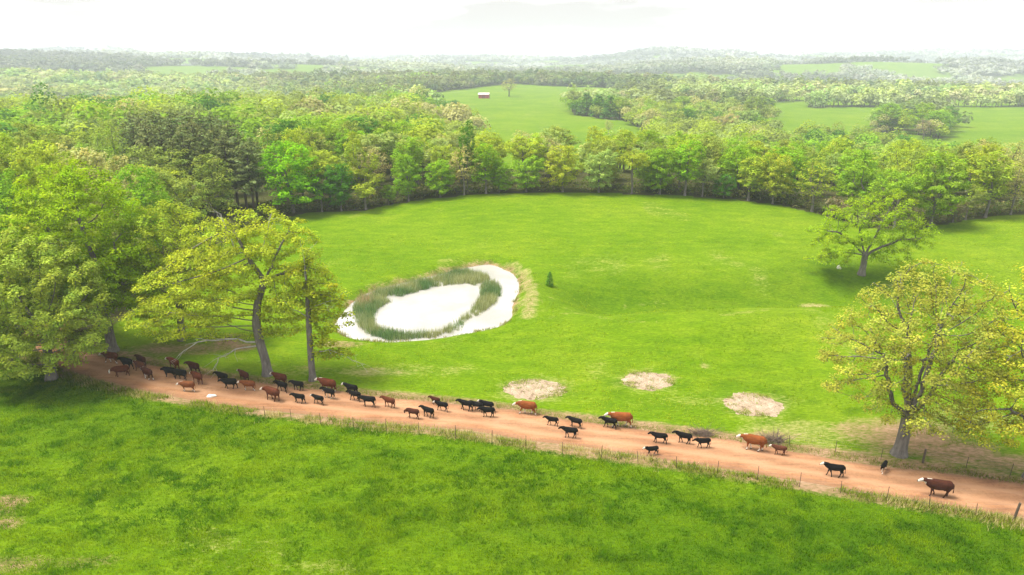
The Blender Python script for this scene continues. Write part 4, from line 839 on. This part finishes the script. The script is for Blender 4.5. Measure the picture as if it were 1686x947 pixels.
# foot px, foot py, length m, coat, calf, face white (0/1/2), socks, head, heading offset (deg, + turns towards the camera), label
HERD = [
 (183,598,2.2,RED,0,2,1,0,25,'white faced red cow farthest left in the herd, at the road bend'),
 (209,607,2.1,BLK,0,0,0,0,5,'black cow between the two leading red cows at the road bend'),
 (233,603,2.1,DRED,0,0,0,0,0,'dark red cow walking behind the black cow at the far verge of the road bend'),
 (199,620,2.0,RED,0,1,0,-.6,35,'red cow turned toward the viewer, nearest to the road bend trees'),
 (231,612,2.0,BRN,0,2,0,0,8,'brown white faced cow half hidden behind another just past the road bend'),
 (243,624,2.1,DRED,0,2,1,-.5,10,'dark brown white faced cow near the road bend, closest to the viewer of its pair'),
 (287,608,2.2,RED,0,1,0,0,0,'red cow whose back shows above the two black cattle near the road bend'),
 (279,621,1.9,BLK,0,0,0,-.5,8,'black cow in front of the red one, head low, before the dangling white branch'),
 (297,625,1.9,BLK,0,0,0,0,10,'black cow tucked behind the shoulder of a red white faced cow'),
 (319,614,2.1,DRED,0,0,0,0,0,'dark red cow on the far verge left of the oak trunk, behind a red one'),
 (325,631,2.1,RED,0,1,0,-.4,0,'red white faced cow directly behind the light red white legged one'),
 (309,645,1.9,LRED,0,2,1,-.4,22,'light red cow with white face, chest and legs, nearest the low road edge'),
 (366,630,1.9,BLK,0,0,0,.3,5,'leading black animal of the overlapping black pair left of the oak trunk'),
 (378,640,1.9,BLK,0,0,0,0,28,'trailing black animal of the overlapping black pair left of the oak trunk'),
 (402,628,2.0,DRED,0,1,0,.2,0,'dark red white faced cow on the far verge just left of the oak trunk'),
 (409,643,1.85,LRED,0,1,1,.2,12,'light red white faced cow in mid road just left of the oak trunk'),
 (461,633,2.1,RED,0,1,0,.2,0,'red white faced cow at the foot of the oak trunk'),
 (464,645,1.7,BLK,1,0,0,0,5,'black calf pressed against the red cow at the oak trunk'),
 (448,659,2.35,RED,0,1,0,-.3,-4,'large red cow walking alone in the middle of the road below the oak trunk'),
 (490,643,1.6,BLK,1,0,0,0,0,'black calf between the oak trunk and the pole trunk'),
 (492,664,1.55,BLK,1,0,0,0,0,'all black calf directly behind the large red cow, below the pole trunk'),
 (524,666,1.5,BLK,1,1,0,0,0,'black calf with a white face behind another black calf, below the pole trunk'),
 (539,645,2.3,RED,0,2,1,.1,0,'big red cow with white face and throat right of the pole trunk'),
 (541,656,1.7,BLK,1,0,1,0,0,'black calf beside the big white throated red cow'),
 (578,650,1.75,BLK,1,1,0,.3,0,'black calf with a white face at the far verge, right of the big red cow'),
 (584,660,1.6,BLK,1,0,0,0,8,'all black calf overlapping the white faced black calf at the far verge'),
 (606,670,1.75,BLK,1,0,0,-.3,0,'black calf walking just ahead of the lone reddish brown calf'),
 (640,671,1.65,RED,1,0,0,.1,0,'lone reddish brown calf in mid road left of the herd gap'),
 (716,667,1.3,DRED,1,0,0,0,0,'small dark red calf half hidden on the far verge'),
 (727,677,1.5,BLK,1,1,0,0,0,'black calf in front of the small dark red calf'),
 (679,689,1.55,DRED,1,0,0,-1,0,'dark red calf sniffing the road with its head lowered'),
 (704,687,1.6,BLK,1,0,0,.2,0,'black calf right behind the head down dark red calf'),
 (766,676,1.65,BLK,1,0,0,.1,0,'black calf leading the cluster of black cattle left of the first hay patch'),
 (784,677,1.5,BLK,1,0,0,0,0,'black calf in the middle of the cluster left of the first hay patch'),
 (801,677,1.6,BLK,1,1,0,.2,0,'white faced black calf at the right of the cluster left of the first hay patch'),
 (802,687,1.6,BLK,1,0,0,-.2,0,'black calf nearest the viewer in the cluster left of the first hay patch'),
 (866,682,2.15,ORG,0,2,1,-.3,0,'orange red cow with a white face walking below the first hay patch'),
 (908,701,1.35,BLK,1,0,0,.2,0,'first of the three black calves behind the orange red cow'),
 (946,704,1.5,BLK,1,0,0,.2,0,'black calf at the far verge, upper one of the pair below the middle hay patch'),
 (937,721,1.6,BLK,1,0,0,.1,0,'black calf nearest the low edge of the road below the middle hay patch'),
 (1020,703,2.35,ORG,0,2,1,.2,2,'bright orange cow with white face and rear legs beyond a black calf'),
 (1002,705,1.6,BLK,1,0,0,.1,2,'black calf stretching its neck in front of the bright orange cow'),
 (1084,730,1.55,BLK,1,0,0,.3,10,'black calf leading the three black calves right of the orange cow'),
 (1124,730,1.6,BLK,1,0,0,.2,-2,'middle of the three black calves right of the orange cow'),
 (1156,738,1.45,BLK,1,0,0,.1,18,'last of the three black calves, angled toward the viewer by the thicket'),
 (1072,750,1.3,BLK,1,1,0,.3,18,'black calf with a white face standing at the weedy near edge of the road'),
 (1238,741,2.3,ORG,0,2,1,-.1,0,'orange cow with white face and chest in front of the right thicket'),
 (1281,749,1.35,BRN,1,1,0,.1,2,'small brown calf following the orange cow by the thicket'),
 (1371,785,1.75,BLK,1,1,0,.5,12,'black young cow with a white face held high, alone on the right of the road'),
 (1453,778,1.35,BLK,1,0,1,.3,62,'black calf with a white belly standing end on below the round budding tree'),
 (1540,817,2.3,DRED,0,2,0,.4,10,'dark red cow with a white face, last of the herd at the far right'),
]
rngc = np.random.default_rng(5)
for i, (px, py, L, coat, calf, face, socks, head, off, lab) in enumerate(HERD):
    x, y = P(px, py); j = int(np.argmin(np.hypot(RC[:, 0] - x, RC[:, 1] - y))); j0, j1 = max(j - 6, 0), min(j + 6, len(RC) - 1)
    d = RC[j0] - RC[j1]; ang = math.atan2(d[1], d[0]) - R(8); ang += R(off) + R(rngc.normal(0, 8))
    me = cattle(calf, i % 4 if not calf else (i * 3 + 1) % 4, head, face, socks, (.10 if i % 3 == 0 else 0.0) if calf == 0 else 0.0)
    s = L / 2.42; dr = float(poly_dist([x], [y], RC_S, False)[0])
    o = link('calf' if calf else 'cow', me, loc=(x, y, hz(x, y) + (.05 if dr < 2.7 else .01))); o.rotation_euler = (0, 0, ang); s *= .95 if (not calf and px < 480) else 1.0; o.scale = (s, s * rngc.uniform(.84, .94), s * (1.1 if calf else 1.0))
    o.color = (*(np.array(coat) * rngc.uniform(.85, 1.15)), 1); tag(o, lab, 'calf' if calf else 'cow', 'cattle walking along the dirt road')

# ------------------------------------------------------------------ fences, buildings, stones
def fence(label, pts, hgt, thick, wires):
    g = [(x, y, hz(x, y)) for x, y in pts]; root = tag(link('wire_fence', None, loc=g[0]), label, 'fence', 'wire fences along the road'); o = np.array(g[0]); rw = np.random.default_rng(3)
    tops = []
    for k, p in enumerate(g):
        q = np.array(p) - o; big = k in thick; h = hgt * rw.uniform(.85, 1.1) * (1.25 if big else 1); r = .085 if big else .022; lean = rw.normal(0, .05, 2); e = q + np.array([lean[0], lean[1], h])
        V, Qd = tubes(chain([q - [0, 0, .2], (q + e) / 2, e, e + [0, 0, .02]], [r, r, r * .9, .002]), 8 if big else 5)
        link('post', new_mesh('post', V, [Qd], [MAT['wood'] if big else MAT['post']], True), root); tops.append((q, e))
    for f in wires:
        a = np.array([q * (1 - f) + e * f for q, e in tops]); V, Qd = tubes(chain(a, np.full(len(a), .0045)), 4); link('wire', new_mesh('wire', V, [Qd], [MAT['wire']]), root)
NEAR_POSTS = [(395,685),(437,688),(480,692),(528,697),(583,705),(636,711),(690,716),(750,722),(810,731),(866,739),(926,747),(990,756),(1051,763),(1114,771),(1181,780),(1247,791),(1316,802),(1384,812),(1459,825),(1530,837),(1606,850),(1669,856),(1740,874)]
fence('thin wire fence on rusty posts along the low near edge of the road', [P(*q) for q in NEAR_POSTS], 1.15, {21}, (.35, .65, .93))
fence('wire fence with a dark wood post along the far verge below the budding tree', [P(*q) for q in [(1300,734),(1375,745),(1450,757),(1519,762),(1590,772),(1662,786),(1740,800)]], 1.1, {3}, (.4, .7, .93))

def box(bm, x0, x1, y0, y1, z0, z1):
    v = [bm.verts.new(p) for p in ((x0,y0,z0),(x1,y0,z0),(x1,y1,z0),(x0,y1,z0),(x0,y0,z1),(x1,y0,z1),(x1,y1,z1),(x0,y1,z1))]
    for f in ((3,2,1,0),(4,5,6,7),(0,1,5,4),(1,2,6,5),(2,3,7,6),(3,0,4,7)): bm.faces.new([v[i] for i in f])
def bobj(name, bm, m, parent): me = bpy.data.meshes.new(name); bm.to_mesh(me); bm.free(); me.materials.append(m); return link(name, me, parent)
def building(name, px, py, w, d, eave, ridge, wall, label, cat, rz, door, wins):
    x, y, z = ground_at(px, py); r = tag(link(name, None, loc=(x, y, z - .3)), label, cat); r.rotation_euler = (0, 0, rz)
    bm = bmesh.new(); box(bm, -w/2, w/2, -d/2, d/2, 0, eave)
    for s in (-1, 1):
        xx = s * w / 2; a = [bm.verts.new(p) for p in ((xx, -d/2, eave), (xx, d/2, eave), (xx, 0, ridge))]; bm.faces.new(a)
    bobj('wall', bm, wall, r); bm = bmesh.new(); o = .5
    for s in (-1, 1):
        dz = (ridge - eave) / (d / 2); p = [(-w/2 - o, s * (d/2 + o), eave - o * dz + .02), (w/2 + o, s * (d/2 + o), eave - o * dz + .02), (w/2 + o, 0, ridge + .02), (-w/2 - o, 0, ridge + .02)]
        v = [bm.verts.new(q) for q in p] + [bm.verts.new((q[0], q[1], q[2] + .18)) for q in p]
        for f in ((0,1,2,3),(7,6,5,4),(0,4,5,1),(1,5,6,2),(2,6,7,3),(3,7,4,0)): bm.faces.new([v[i] for i in f])
    bmesh.ops.recalc_face_normals(bm, faces=bm.faces[:]); bobj('roof', bm, MAT['roof'], r)
    bm = bmesh.new(); box(bm, door[0], door[1], -d/2 - .06, -d/2 + .05, .3, door[2]); bobj('door', bm, MAT['barn_door'] if wall is MAT['red'] else MAT['wood'], r)
    for a in wins: bm = bmesh.new(); box(bm, a - .6, a + .6, -d/2 - .05, -d/2 + .05, 1.5, 2.9); bobj('window', bm, MAT['glass'], r)
building('barn', 797, 162, 9.6, 7, 4.0, 5.2, MAT['red'], 'small red barn with a pale roof in the far meadow', 'barn', R(-6), (-1.4, 1.4, 3.0), [])
building('farmhouse', 842, 100, 26, 12, 7, 11, MAT['white'], 'white farmhouse among trees on the far ridge', 'house', R(8), (-1, 1, 3), [-8, -4, 4, 8])
def rock(px, py, sx, sy, sz, seed, label, cat='rock'):
    x, y, z = ground_at(px, py); bm = bmesh.new(); bmesh.ops.create_icosphere(bm, subdivisions=3, radius=1)
    for v in bm.verts:
        c = v.co; k = 1 + .55 * (float(vnoise(c.x * 1.6 + seed * 7 + 20, c.y * 1.6 + c.z * 1.3 + 20, seed)) - .5); v.co = Vector((c.x * sx * k, c.y * sy * k, max(c.z, -.3) * sz * k))
    for f in bm.faces: f.smooth = True
    o = bobj('rock', bm, MAT['stone'], None); o.location = (x, y, z + .05); tag(o, label, cat)
rock(348, 653, .46, .30, .16, 3, 'flat white stone lying on the dirt road left of the large red cow')
rock(1381, 442, .30, .25, .42, 5, 'white stone in the shade under the flat topped oak')

# ------------------------------------------------------------------ air
if HAZE_DENSITY > 0:
    m, ns, ls = mat('haze_air'); pv = ns.new('ShaderNodeVolumePrincipled'); o = ns.new('ShaderNodeOutputMaterial'); ls.new(pv.outputs['Volume'], o.inputs['Volume'])
    pv.inputs['Color'].default_value = (.82, .89, 1.0, 1); pv.inputs['Density'].default_value = HAZE_DENSITY; pv.inputs['Anisotropy'].default_value = 0.0
    zs = gz.min() - 1.0; bm = bmesh.new(); box(bm, -9600, 9600, -9600, 9900, zs, max(float(gz.max()) + 40, 60)); bmesh.ops.recalc_face_normals(bm, faces=bm.faces[:])
    hb = bobj('haze', bm, m, None); tag(hb, 'pale spring haze over the whole valley', 'haze', kind='stuff')
